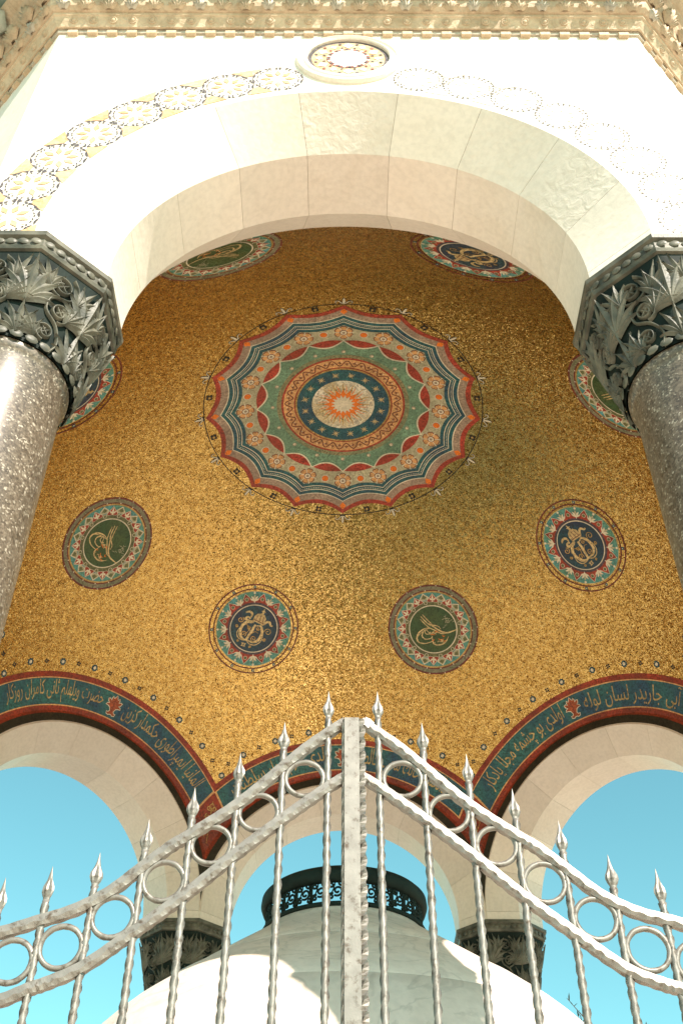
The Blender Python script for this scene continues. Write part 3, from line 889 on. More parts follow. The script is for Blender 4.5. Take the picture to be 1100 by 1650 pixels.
# ---- eight small medallions
RS = radians(7.58) * R
def small_rings(specs):
    out = []
    for nm, fa, fb, layer, mat in specs:
        fa_ = (lambda a, f=fa: RS * f(a)) if callable(fa) else RS * fa
        fb_ = (lambda a, f=fb: RS * f(a)) if callable(fb) else RS * fb
        out.append((nm, part_mesh(lambda mb: fring(mb, fa_, fb_, L * layer, mat, 144, 4), nm)))
    return out
T_rings = small_rings([('outer_ring', .965, 1.0, 1.4, MAROON), ('taupe_ring', .88, .968, 1, mosaic('drab_tesserae', (0.25, 0.22, 0.145), col2=(0.20, 0.21, 0.12))), ('inner_ring', .858, .885, 1.4, MAROON),
                       ('gold_ring', .82, .86, 1, GOLD_LINE), ('turquoise_ring', .5, .826, 2, TURQ), ('olive_ring', .5, .645, 3, OLIVE), ('cream_ring', .5, .538, 4, CREAM), ('green_disc', .001, .515, 5, BOTTLE)])
S12 = 2 * pi / 12
def star12(rc, rv, p):
    def f(a):
        t = abs(((a + S12 / 2) % S12) - S12 / 2) / (S12 / 2); return rv + (rc - rv) * (1 - t) ** p
    return f
W_rings = small_rings([('outer_ring', .972, 1.0, 1.4, MAROON), ('inner_ring', .872, .897, 1.4, MAROON), ('gold_ring', .82, .84, 1, PALE_GOLD),
                       ('turquoise_ring', .5, .825, 2, TURQ), ('red_star_ring', .5, star12(.795, .600, 1.5), 3.4, RED), ('star_outline', .5, star12(.812, .612, 1.5), 2.8, CREAM), ('plum_ring', .5, .585, 4, PLUM), ('cream_ring', .5, .536, 5, CREAM), ('navy_disc', .001, .516, 6, NAVY)])
def sc(pts): return [((x - 537) / 505 * RS, (570 - y) / 505 * RS) for x, y in pts]
def heart(mb):
    q = RS
    poly(mb, [(0, .805 * q), (-.085 * q, .70 * q), (-.135 * q, .625 * q), (-.085 * q, .600 * q), (0, .615 * q), (.085 * q, .600 * q), (.135 * q, .625 * q), (.085 * q, .70 * q)], L * 4, CREAM)
    poly(mb, [(0, .79 * q), (-.075 * q, .698 * q), (-.122 * q, .629 * q), (-.08 * q, .607 * q), (0, .622 * q), (.08 * q, .607 * q), (.122 * q, .629 * q), (.075 * q, .698 * q)], L * 4.7, RED)
    for a, ln in ((0, .115), (-1.15, .085), (1.15, .085)):
        ribbon(mb, [(0, .655 * q), (sin(a) * ln * q * .5, (.655 + cos(a) * ln * .5) * q), (sin(a * .8) * ln * q, (.655 + cos(a * .8) * ln) * q)], lambda u: q * .042 * sin(pi * (.18 + .72 * u)), L * 5.5 + a * .0001, CREAM)
    ribbon(mb, [(0, .62 * q), (0, .665 * q)], .03 * q, L * 5.9, CREAM)
heart_me = part_mesh(heart, 'heart_petal')
def lozenge(mb):
    q = RS
    poly(mb, [(0, .822 * q), (-.105 * q, .715 * q), (-.06 * q, .66 * q), (.06 * q, .66 * q), (.105 * q, .715 * q)], L * 3.4, CREAM)
    poly(mb, [(0, .800 * q), (-.088 * q, .714 * q), (-.05 * q, .665 * q), (.05 * q, .665 * q), (.088 * q, .714 * q)], L * 4, SAGE)
    poly(mb, [(0, .79 * q), (-.06 * q, .715 * q), (0, .69 * q), (.06 * q, .715 * q)], L * 4.5, OLIVE)
    disc(mb, 0, .603 * q, .042 * q, L * 4.6, CREAM, 12); disc(mb, 0, .603 * q, .032 * q, L * 5.2, OLIVE, 12)
loz_me = part_mesh(lozenge, 'lozenge')
def bead(mb):
    disc(mb, 0, .985 * RS, .014 * RS, L * 2.2, CREAM, 8)
bead_me = part_mesh(bead, 'bead')
bead_in = part_mesh(lambda mb: disc(mb, .07 * RS, .872 * RS, .014 * RS, L * 2.2, CREAM, 8), 'bead')
def white_palmette(mb):
    q = RS
    for a in (-1.2, -.6, 0, .6, 1.2):
        ln = .145 * (1 - .25 * abs(a))
        ribbon(mb, [(0, .615 * q), (sin(a) * ln * .6 * q, (.615 + cos(a) * ln * .75) * q), (sin(a) * ln * 1.05 * q, (.615 + cos(a * .9) * ln) * q)], lambda u: q * .042 * sin(pi * (.15 + .78 * u)), L * 4.4 + a * .00012, CREAM if a else SAGE)
    ribbon(mb, [(0, .575 * q), (0, .66 * q)], .018 * q, L * 5, CREAM)
    disc(mb, 0, .80 * q, .026 * q, L * 3.4, CREAM, 10)
wp_me = part_mesh(white_palmette, 'white_palmette')
def olive_dot(mb):
    disc(mb, 0, .672 * RS, .042 * RS, L * 4.2, CREAM, 14); disc(mb, 0, .672 * RS, .034 * RS, L * 4.8, OLIVE, 14)
ol_me = part_mesh(olive_dot, 'olive_dot')
def cross_(mb):
    y = .932 * RS
    for k in range(4):
        a = pi / 4 + k * pi / 2; disc(mb, sin(a) * .022 * RS, y + cos(a) * .022 * RS, .017 * RS, L * 1.4, TEAL, 8)
    disc(mb, 0, y, .013 * RS, L * 2, CREAM, 8)
cr_me = part_mesh(cross_, 'small_cross')
def smooth2(P, st=6): return [(p.x, p.y) for p in catmull([(x, y, 0) for x, y in P], st)]
def spiral2(cx, cy, r, turns, a0, d):
    return [(cx + r * (1 - .8 * i / 22) * cos(a0 + d * 2 * pi * turns * i / 22), cy + r * (1 - .8 * i / 22) * sin(a0 + d * 2 * pi * turns * i / 22)) for i in range(23)]
u5 = RS / 505
def cipher(mb):
    l0 = L * 7
    thick = lambda a, b: (lambda u: u5 * (a + (b - a) * sin(pi * u)))
    def st(P, w, mt=PALE_GOLD, k=0): ribbon(mb, sc(smooth2(P)), w, l0 + k * .0003, mt)
    st([(505, 512), (450, 520), (408, 560), (395, 620), (412, 680), (462, 714), (505, 700)], thick(8, 34))
    st([(545, 522), (530, 580), (508, 650), (488, 716)], thick(24, 30), k=1)
    st([(560, 535), (605, 525), (635, 570), (642, 625), (618, 690), (560, 722), (500, 708)], thick(8, 34), k=2)
    st([(385, 560), (425, 520), (480, 500), (520, 508)], thick(4, 12), k=3)
    st([(378, 600), (366, 655), (390, 705), (440, 722), (490, 716), (535, 748), (600, 745), (648, 700), (662, 630)], thick(6, 12), k=4)
    for cx, cy, r, a0, d in ((366, 505, 36, -1, 1), (342, 582, 18, 0, 1), (703, 572, 42, 3, 1), (686, 662, 20, 3.2, -1), (440, 650, 33, 1, -1), (566, 680, 34, 1.4, 1), (585, 560, 22, 0, 1), (475, 570, 20, 2, -1), (398, 738, 14, 0, 1), (552, 778, 14, 2, 1)):
        ribbon(mb, sc(spiral2(cx, cy, r, 1.35, a0, d)), u5 * 8, l0 + .0012, GOLD_LINE)
    st([(498, 605), (470, 560), (440, 540)], u5 * 7, GOLD_LINE, 5); st([(520, 640), (560, 600), (600, 610)], u5 * 7, GOLD_LINE, 5); st([(505, 560), (490, 600), (470, 640)], u5 * 6, GOLD_LINE, 6)
    # crown
    poly(mb, sc([(500, 486), (508, 430), (530, 398), (575, 384), (618, 398), (642, 436), (632, 500), (625, 514), (565, 498)]), l0 + .0016, PALE_GOLD)
    for a, b in (((545, 410), (535, 475)), ((577, 400), (577, 482)), ((610, 415), (612, 486))): ribbon(mb, sc([a, b]), u5 * 6, l0 + .003, MAROON)
    ribbon(mb, sc([(505, 470), (560, 478), (630, 494)]), u5 * 7, l0 + .0033, MAROON)
    ribbon(mb, sc([(588, 388), (594, 330)]), u5 * 12, l0 + .0019, PALE_GOLD); ribbon(mb, sc([(570, 355), (616, 362)]), u5 * 12, l0 + .0022, PALE_GOLD)
    disc(mb, *sc([(590, 380)])[0], u5 * 14, l0 + .0025, PALE_GOLD, 10)
    # fluttering ribbons
    st([(520, 490), (470, 496), (418, 488), (436, 458), (470, 470)], thick(14, 26), k=8); st([(470, 455), (474, 415), (440, 396), (398, 412)], thick(16, 26), k=9)
    st([(615, 512), (640, 490), (662, 462), (692, 462), (712, 490), (736, 492)], thick(14, 26), k=8)
    # II
    for x in (458, 484): 
        ribbon(mb, sc([(x + 4, 752), (x, 786)]), u5 * 13, l0 + .0016, PALE_GOLD)
    for y in (754, 785): ribbon(mb, sc([(446 - (y - 754) * .1, y), (500 - (y - 754) * .1, y)]), u5 * 6, l0 + .002, PALE_GOLD)
cipher_me = part_mesh(cipher, 'imperial_cipher')
def tughra(mb):
    l0 = L * 6
    def st(P, w, k=0, mt=PALE_GOLD): ribbon(mb, sc(smooth2(P)), w, l0 + k * .0003, mt)
    tp = lambda a: (lambda u: u5 * (2 + a * sin(pi * min(1, .15 + .75 * u))))
    for i, (a, b) in enumerate((((465, 378), (545, 520)), ((441, 396), (520, 530)), ((428, 426), (500, 545)))): st([a, ((a[0] + b[0]) / 2 - 4, (a[1] + b[1]) / 2), b], tp(9), i)
    st([(508, 545), (440, 542), (370, 570), (330, 625), (342, 672), (410, 704), (505, 698)], tp(13), 3)
    st([(505, 548), (420, 566), (345, 610), (338, 650)], tp(6), 4)
    st([(495, 622), (458, 560), (420, 575), (396, 612), (416, 652), (470, 664), (506, 650)], tp(11), 4)
    st([(440, 560), (445, 600), (480, 610), (500, 590)], tp(8), 5)
    st([(480, 480), (540, 520), (600, 550), (622, 590)], tp(9), 5)
    st([(515, 505), (565, 560), (620, 615), (680, 643), (745, 640), (798, 632)], tp(15), 6)
    st([(500, 545), (560, 590), (620, 640), (690, 645)], tp(9), 7)
    st([(505, 640), (498, 715), (530, 748), (590, 755), (640, 735), (682, 688)], tp(13), 8)
    rnd = random.Random(5)
    for i in range(22):
        x = rnd.uniform(505, 640); y = rnd.uniform(575, 735)
        if y < 560 + (x - 500) * .55 or y > 760 - abs(x - 570) * .4: continue
        a = rnd.uniform(-.6, .9); ln = rnd.uniform(22, 48)
        st([(x - ln * .5, y - ln * .3 * a), (x - 4, y + rnd.uniform(-18, 18)), (x + ln * .5, y + ln * .4 * a)], tp(7), 9 + i * .1, PALE_GOLD if i % 3 else ORANGE)
    for i in range(15):
        x = 715 + rnd.gauss(0, 24); y = 517 + rnd.gauss(0, 26)
        st([(x - 14, y + rnd.uniform(-12, 12)), (x, y + rnd.uniform(-16, 16)), (x + 14, y + rnd.uniform(-12, 12))], u5 * 5, 9, SAGE)
tughra_me = part_mesh(tughra, 'tughra')
for k in range(8):
    azd = -22.5 + 45 * k
    kind_w = (k % 2 == 0)
    a = radians(azd); p = radians(43.0)
    d = Vector((sin(p) * sin(a), sin(p) * cos(a), cos(p)))
    lab = 'dark blue medallion with a crowned cipher' if kind_w else 'green medallion with a golden tughra'
    md = empty('medallion', pav, frame(d, (0, 0, 1)), label=lab)
    for nm, me in (W_rings if kind_w else T_rings): obj(nm, me, md)
    obj('imperial_cipher' if kind_w else 'tughra', cipher_me if kind_w else tughra_me, md)
    for j in range(12):
        r0, rh = rotz(-j * S12), rotz(-(j + .5) * S12)
        if kind_w:
            obj('white_palmette', wp_me, md, rh); obj('olive_dot', ol_me, md, r0); obj('small_cross', cr_me, md, rh)
        else:
            obj('heart_petal', heart_me, md, rh); obj('lozenge', loz_me, md, r0)
    if not kind_w:
        for j in range(18):
            obj('bead', bead_me, md, rotz(j * 2 * pi / 18)); obj('bead', bead_in, md, rotz(j * 2 * pi / 18))

# ---- inscription bands round the eight arches
def band_pt(A, th, lift):
    rr = sqrt(R * R - A * A); q = (R - lift) / R
    return (rr * sin(th) * q, A * q, rr * cos(th) * q)
def corner_th(A): return asin(min(1, A * T225 / sqrt(R * R - A * A)))
def teal_th(A): return asin((A_T0 - A * cos(pi / 4)) / (sqrt(R * R - A * A) * sin(pi / 4)))
def band_mesh(name, Aa, Ab, lim, lift, mat, rows=4, n=96):
    mb = MB(); vs = []
    for j in range(rows + 1):
        A = Aa + (Ab - Aa) * j / rows; m = lim(A)
        for i in range(n + 1): vs.append(band_pt(A, -m + 2 * m * i / n, lift))
    mb.add(vs, [(j * (n + 1) + i, j * (n + 1) + i + 1, (j + 1) * (n + 1) + i + 1, (j + 1) * (n + 1) + i) for j in range(rows) for i in range(n)])
    return mb.mesh(name, mat)
BL = .0016
b_red = band_mesh('red_border', A_RED, A_END, corner_th, BL, RED_GLOW, rows=8)
b_teal = band_mesh('teal_ground', A_T0, A_T1, teal_th, BL * 2.4, TEAL_GREEN, rows=5)
def dark_edge(name, ra, rb, A, mat):
    """dark lip standing behind the stone edge, running down into the corner"""
    mb = MB(); n = 120; vs = []
    for i in range(n + 1):
        t = -pi / 2 + pi * i / n
        lim = A * T225 / max(1e-6, abs(sin(t)))
        for j in range(4):
            r = min(ra + (rb - ra) * j / 3, lim); vs.append((r * sin(t), A, r * cos(t) + HS - HD))
    mb.add(vs, [(i * 4 + j, i * 4 + j + 1, i * 4 + 5 + j, i * 4 + 4 + j) for i in range(n) for j in range(3)])
    return mb.mesh(name, mat)
b_dark = dark_edge('dark_edge', 1.121, 1.196, 2.7245, UMBER)
b_red2 = dark_edge('red_lip', 1.192, 1.248, 2.7265, RED_GLOW)
def l1(A): return teal_th(A)
b_line1 = band_mesh('gold_line', A_T0 - .001, A_T0 + .003, teal_th, BL * 3.2, CREAM if False else PEACH, rows=1, n=128)
b_line2 = band_mesh('gold_line', A_T1 - .003, A_T1 + .001, teal_th, BL * 3.2, PEACH, rows=1, n=128)
def end_line(s_):
    mb = MB()
    if True:
        vs = []
        for j in range(9):
            A = A_T0 + (A_T1 - A_T0) * j / 8; t = teal_th(A)
            for q in (0, -.012): vs.append(band_pt(A, s_ * (t + q), BL * 3.3))
        mb.add(vs, [(2 * j, 2 * j + 1, 2 * j + 3, 2 * j + 2) for j in range(8)])
    return mb.mesh('gold_line', PEACH)
b_endL, b_endR = end_line(-1), end_line(1)
# local (u = metres along the band, v = metres up the band) -> vault
A_MID = (A_T0 + A_T1) / 2
def band_uv(u, v, lift):
    pol0 = asin(A_MID / R); A = R * sin(pol0 - v / R); rr = sqrt(R * R - A_MID ** 2)
    return band_pt(A, u / rr, lift)
def band_ribbon(mb, pts, w, lift, mat, closed=False):
    P = [Vector(p) for p in pts]; N = len(P); vs = []
    for i, p in enumerate(P):
        t = (P[(i + 1) % N] - P[i - 1]) if closed else (P[min(i + 1, N - 1)] - P[max(i - 1, 0)]); t.normalize()
        nn = Vector((-t.y, t.x))
        for q in (-.5, .5): vs.append(band_uv(p.x + nn.x * w * q, p.y + nn.y * w * q, lift))
    mb.add(vs, [(2 * i, 2 * ((i + 1) % N), 2 * ((i + 1) % N) + 1, 2 * i + 1) for i in range(N if closed else N - 1)], mat)
def band_palmette():
    mb = MB()
    half_ = [(0, .098), (.012, .070), (.020, .062), (.030, .078), (.036, .060), (.034, .040), (.050, .052), (.064, .048), (.058, .024), (.044, .014), (.062, .006), (.070, -.010), (.050, -.012), (.030, -.022), (.018, -.050), (.030, -.066), (.044, -.062), (.040, -.084), (.018, -.090), (.006, -.080), (0, -.084)]
    out = half_ + [(-x, y) for x, y in half_[1:-1]][::-1]
    out = [(x * 1.02, y * .92) for x, y in out]
    mb.add([band_uv(x, y, BL * 3.4) for x, y in out], [tuple(range(len(out)))], mosaic('rust_tesserae', (0.42, 0.09, 0.03)))
    band_ribbon(mb, out, .006, BL * 4.2, CREAM, True)
    band_ribbon(mb, [(0, .05), (0, -.05)], .005, BL * 4.2, MAROON)
    return mb.mesh('rust_palmette', None)
b_palm = band_palmette()
def corner_orn():
    """gold arabesque on the red triangle where two bands meet"""
    mb = MB(); a = pi / 8
    def P(x, pol, lift): 
        az = a + x / R; q = R - lift
        return (q * sin(pol) * sin(az), q * sin(pol) * cos(az), q * cos(pol))
    def rb(pts, w):
        vs = []
        for i, (x, y) in enumerate(pts):
            t = Vector(pts[min(i + 1, len(pts) - 1)]) - Vector(pts[max(i - 1, 0)]); t.normalize(); nn = Vector((-t.y, t.x))
            for q in (-.5, .5): vs.append(P(x + nn.x * w * q, radians(73.5) - (y + nn.y * w * q) / R, BL * 3))
        mb.add(vs, [(2 * i, 2 * i + 1, 2 * i + 3, 2 * i + 2) for i in range(len(pts) - 1)], GOLD_LINE)
    for d in (-1, 1):
        rb([(x * d, y) for x, y in spiral2(.024, .03, .022, 1.2, 3.1, 1)], .006)
        rb([(x * d, y) for x, y in spiral2(.026, -.04, .024, 1.2, 1.1, -1)], .006)
        rb([(0, -.09), (d * .012, -.05), (d * .03, -.06), (d * .035, -.09), (d * .015, -.12), (0, -.15)], .006)
        rb([(0, .075), (d * .02, .05), (d * .005, .02), (0, -.02)], .006)
    rb([(0, .09), (0, -.2), (0, -.26)], .004)
    return mb.mesh('gold_arabesque', None)
b_orn = corner_orn()
# Ottoman verse: contextual letter shaping with presentation forms
FORMS = {'ا': 'ﺍﺎ', 'آ': 'ﺁﺂ', 'ب': 'ﺏﺐﺑﺒ', 'پ': 'ﭖﭗﭘﭙ', 'ت': 'ﺕﺖﺗﺘ', 'ث': 'ﺙﺚﺛﺜ', 'ج': 'ﺝﺞﺟﺠ', 'چ': 'ﭺﭻﭼﭽ', 'ح': 'ﺡﺢﺣﺤ', 'خ': 'ﺥﺦﺧﺨ', 'د': 'ﺩﺪ', 'ر': 'ﺭﺮ', 'ز': 'ﺯﺰ',
         'س': 'ﺱﺲﺳﺴ', 'ش': 'ﺵﺶﺷﺸ', 'ص': 'ﺹﺺﺻﺼ', 'ض': 'ﺽﺾﺿﻀ', 'ط': 'ﻁﻂﻃﻄ', 'ع': 'ﻉﻊﻋﻌ', 'ف': 'ﻑﻒﻓﻔ', 'ق': 'ﻕﻖﻗﻘ', 'ك': 'ﻙﻚﻛﻜ', 'ل': 'ﻝﻞﻟﻠ', 'م': 'ﻡﻢﻣﻤ', 'ن': 'ﻥﻦﻧﻨ', 'ه': 'ﻩﻪﻫﻬ', 'و': 'ﻭﻮ', 'ى': 'ﻯﻰﻳﻴ', 'ي': 'ﻱﻲﻳﻴ'}
def shape(txt):
    out = []
    for i, ch in enumerate(txt):
        f = FORMS.get(ch)
        if not f: out.append(ch); continue
        prev = FORMS.get(txt[i - 1]) if i else None
        nxt = FORMS.get(txt[i + 1]) if i + 1 < len(txt) else None
        jp = bool(prev) and len(prev) == 4; jn = bool(nxt) and len(f) == 4
        out.append(f[3] if jp and jn else f[1] if jp else f[2] if jn else f[0])
    return ''.join(reversed(out))
def verse(txt, u0, u1):
    c = bpy.data.curves.new('verse', 'FONT'); c.body = shape(txt); c.resolution_u = 3
    o = bpy.data.objects.new('verse', c); COL.objects.link(o); bpy.context.view_layer.update()
    m = o.evaluated_get(bpy.context.evaluated_depsgraph_get()).to_mesh()
    V = [(v.co.x, v.co.y) for v in m.vertices]; F = [tuple(p.vertices) for p in m.polygons]
    bpy.data.objects.remove(o)
    x0, x1 = min(p[0] for p in V), max(p[0] for p in V); y0, y1 = min(p[1] for p in V), max(p[1] for p in V)
    mb = MB(); h = .182
    def mp(p):
        x = u0 + (u1 - u0) * (p[0] - x0) / (x1 - x0); y = ((p[1] - y0) / (y1 - y0) - .5) * h
        return band_uv(x, y, BL * 3.6)
    mb.add([mp(p) for p in V], F)
    me = mb.mesh('verse', VERSE)
    bm = bmesh.new(); bm.from_mesh(me); bmesh.ops.dissolve_degenerate(bm, edges=bm.edges, dist=1e-5); bm.to_mesh(me); bm.free()
    return me
VERSE = mosaic('verse_gold', (0.55, 0.40, 0.17), metal=0.2, scale=60)
VERSES = {7: ('المانيا ايمپراطورى حكمدار كزين', 'حضرت ويلهلم ثانى كامران روزكار'),
          0: ('عبدالحميد خانك محب خالصى', 'ايلدى عزم ديار سلطنت'),
          1: ('آبى جاريدر لسان لوله', 'اولدى بو چشمه مجلا يادكار')}
def band_dot(mb):
    for k in range(8):
        a = k * pi / 4; disc(mb, .021 * cos(a), .021 * sin(a), .0085, BL * 1.2, NAVY if k % 2 else TEAL, 8)
    disc(mb, 0, 0, .0135, BL * 2, CREAM, 10)
dot_me = part_mesh(band_dot, 'dot_flower')
def dark_cross(mb):
    for k in range(4):
        a = pi / 4 + k * pi / 2; disc(mb, .012 * cos(a), .012 * sin(a), .0085, BL * 1.2, BLACK, 6)
dc_me = part_mesh(dark_cross, 'dark_cross')
for k in range(8):
    M = T((0, 0, HD)) @ RZ(-k * pi / 4)
    b = empty('inscription_band', pav, M)
    for nm, me in (('red_border', b_red), ('teal_ground', b_teal), ('dark_edge', b_dark), ('red_lip', b_red2), ('gold_line', b_line1), ('gold_line', b_line2), ('gold_line', b_endL), ('gold_line', b_endR), ('rust_palmette', b_palm), ('gold_arabesque', b_orn)):
        obj(nm, me, b)
    if k in VERSES:
        right, left = VERSES[k]
        obj('verse', verse(right, .105, 1.02), b); obj('verse', verse(left, -1.02, -.105), b)
    for j in range(-3, 5):
        for th, A, me, nm in ((radians(10.9 * j), 2.548, dot_me, 'dot_flower'), (radians(10.9 * (j - .5)), 2.548, dc_me, 'dark_cross')):
            rr = sqrt(R * R - A * A); d = Vector((rr * sin(th), A, rr * cos(th))).normalized()
            f = frame(d, (0, 0, 1)); f.translation = (0, 0, 0)
            obj(nm, me, b, f)

# ------------------------------------------------------------------ marble water tank with its bronze gallery
tank = empty('water_tank', cat='water tank', label='round white marble water tank with a bronze gallery on top, under the vault')
for nm, prof in (('dome_cap', [(.0, 2.270), (.40, 2.266), (.415, 2.256), (.43, 2.232), (.52, 2.166), (.66, 2.070), (.80, 1.972), (.806, 1.962)]),
                 ('upper_course', [(.800, 1.966), (.812, 1.960), (.95, 1.870), (1.09, 1.762), (1.16, 1.698), (1.220, 1.636), (1.222, 1.628)]),
                 ('lower_course', [(1.216, 1.632), (1.229, 1.626), (1.28, 1.560), (1.335, 1.480), (1.40, 1.32), (1.43, 1.10), (1.44, .6), (1.44, PLAT - Z0)])):
    mb = MB(); lathe(mb, [(r, z + Z0) for r, z in prof], 120); obj(nm, mb.mesh(nm, MARBLE_GREY, smooth=True), tank)
gal = empty('bronze_gallery', tank, T((0, 0, Z0)))
mb = MB(); lathe(mb, [(.395, 2.378), (.41, 2.368), (.430, 2.378), (.440, 2.406), (.436, 2.438), (.418, 2.456), (.40, 2.458), (.392, 2.44), (.395, 2.378)], 96)
obj('rim', mb.mesh('rim', BRONZE_DARK, smooth=True), gal)
mb = MB(); lathe(mb, [(.39, 2.245), (.428, 2.245), (.434, 2.256), (.428, 2.268), (.414, 2.274), (.40, 2.274), (.39, 2.245)], 96)
obj('foot_ring', mb.mesh('foot_ring', BRONZE_DARK, smooth=True), gal)
def scroll_panel():
    mb = MB(); rr = .408; w = 2 * pi * rr / 30
    def P(s_, z): a = s_ / rr; return (rr * cos(a), rr * sin(a), 2.272 + z)
    H = .128
    for s_ in (-w / 2 + .004, w / 2 - .004): tube(mb, [P(s_, 0), P(s_, H)], .0045, 5)
    for pts in (spiral2(.008, .056, .028, 1.3, -2.2, 1), spiral2(-.024, .090, .016, 1.1, 0, -1), spiral2(-.023, .028, .017, 1.1, 1, 1), spiral2(.027, .094, .014, 1, 2, 1), spiral2(.029, .018, .013, 1, 2, -1)):
        tube(mb, [P(x, y) for x, y in pts], .0060, 5)
    tube(mb, [P(-w / 2, .0), P(-.012, .066), P(.0, .124)], .0036, 5); tube(mb, [P(w / 2, .02), P(.034, .06), P(.03, .126)], .0036, 5)
    return mb.mesh('scroll_panel', BRONZE_DARK, smooth=True)
spm = scroll_panel()
for k in range(30): obj('scroll_panel', spm, gal, RZ(2 * pi * k / 30))

# ------------------------------------------------------------------ wrought iron gate leaves
GY = -3.2; GX = .008
OFF = [.064, .176, .284, .389, .491, .595, .700, .803, .905]
TIP = [1.612, 1.517, 1.426, 1.329, 1.245, 1.158, 1.124, 1.096, 1.083]
RINGC = [(.121, 1.355), (.230, 1.264), (.3365, 1.180), (.4385, 1.090), (.543, 1.006), (.6475, .938), (.7515, .907), (.854, .890)]
UP = [(.020, 1.517), (.045, 1.500), (.11, 1.449), (.166, 1.396), (.277, 1.288), (.389, 1.204), (.43, 1.176), (.492, 1.122), (.56, 1.062), (.634, 1.022), (.716, .999), (.80, .977), (.90, .962), (1.0, .952)]
LO = [(.020, 1.360), (.06, 1.333), (.161, 1.254), (.268, 1.164), (.38, 1.062), (.495, .968), (.59, .895), (.66, .865), (.70, .853), (.77, .829), (.90, .806), (1.0, .795)]
BOT = PLAT - Z0 + .08
def spike_mesh():
    mb = MB(); n = 16; rows = [(0, .0075, 0), (.010, .0085, 0), (.016, .012, .10), (.026, .0155, .22), (.036, .0145, .28), (.044, .0105, .22), (.052, .0070, .1), (.062, .0046, .0), (.074, .0024, 0), (.086, .0004, 0)]
    for z, r, g in rows:
        for k in range(n):
            a = 2 * pi * k / n; q = r * (1 - g * (k % 2)); mb.v.append((q * cos(a), q * sin(a) * .62, z))
    for j in range(len(rows) - 1):
        for k in range(n): mb.f.append((j * n + k, j * n + (k + 1) % n, (j + 1) * n + (k + 1) % n, (j + 1) * n + k))
    return mb.mesh('spear_head', IRON)
spike_me = spike_mesh()
def ring_mesh():
    mb = MB(); N = 40
    tube(mb, [(.0465 * cos(2 * pi * i / N), 0, .0465 * sin(2 * pi * i / N)) for i in range(N)], .0068, 6, closed=True, ref=(0, 1, 0))
    me = mb.mesh('iron_ring', IRON, smooth=True)
    rnd = random.Random(3)
    for v in me.vertices: v.co *= 1 + rnd.uniform(-.012, .012)
    return me
iring = ring_mesh()
def twisted(mb, pts, tw, ra=.0100, rb=.0074):
    """twisted square bar with softened arrises"""
    vs = []; fs = []; L_ = 0
    for i, p in enumerate(pts):
        p = Vector(p)
        if i: L_ += (p - Vector(pts[i - 1])).length
        for k in range(8):
            a = k * pi / 4 + tw * L_; r = ra if k % 2 == 0 else rb
            vs.append(p + Vector((r * cos(a), r * sin(a), 0)))
    n = len(pts)
    fs = [(i * 8 + k, i * 8 + (k + 1) % 8, i * 8 + 8 + (k + 1) % 8, i * 8 + 8 + k) for i in range(n - 1) for k in range(8)]
    fs += [tuple(range(8))[::-1], tuple((n - 1) * 8 + k for k in range(8))]
    mb.add(vs, fs)
def rail(mb, Q):
    """flat bar with hammered, scalloped lower edges"""
    N = len(Q); vs = []; fs = []
    for i, p in enumerate(Q):
        t = (Q[min(i + 1, N - 1)] - Q[max(i - 1, 0)]).normalized(); y = Vector((0, 1, 0)); up = y.cross(t) * (1 if t.x < 0 else -1)
        if up.z < 0: up = -up
        d = i * .006
        w1 = .0022 * sin(2 * pi * d / .026); w2 = .0022 * sin(2 * pi * d / .026 + pi); h1 = .0012 * sin(2 * pi * d / .026 + 1)
        sec = [(-.0118, .0132 + h1 * .3), (.0118, .0132), (.0140, -.004 + w2), (.0092 + w2, -.0142), (-.0088 + w1, -.0142), (-.0140, -.0035 + w1)]
        for a, b in sec: vs.append(p + y * (a * .92) + up * (b * .90))
    for i in range(N - 1):
        for k in range(6): fs.append((i * 6 + k, i * 6 + (k + 1) % 6, i * 6 + 6 + (k + 1) % 6, i * 6 + 6 + k))
    fs += [tuple(range(6)), tuple((N - 1) * 6 + k for k in range(6))]
    mb.add(vs, fs)
def wob(i, amp=.0012):
    rnd = random.Random(i); return rnd.uniform(-amp, amp)
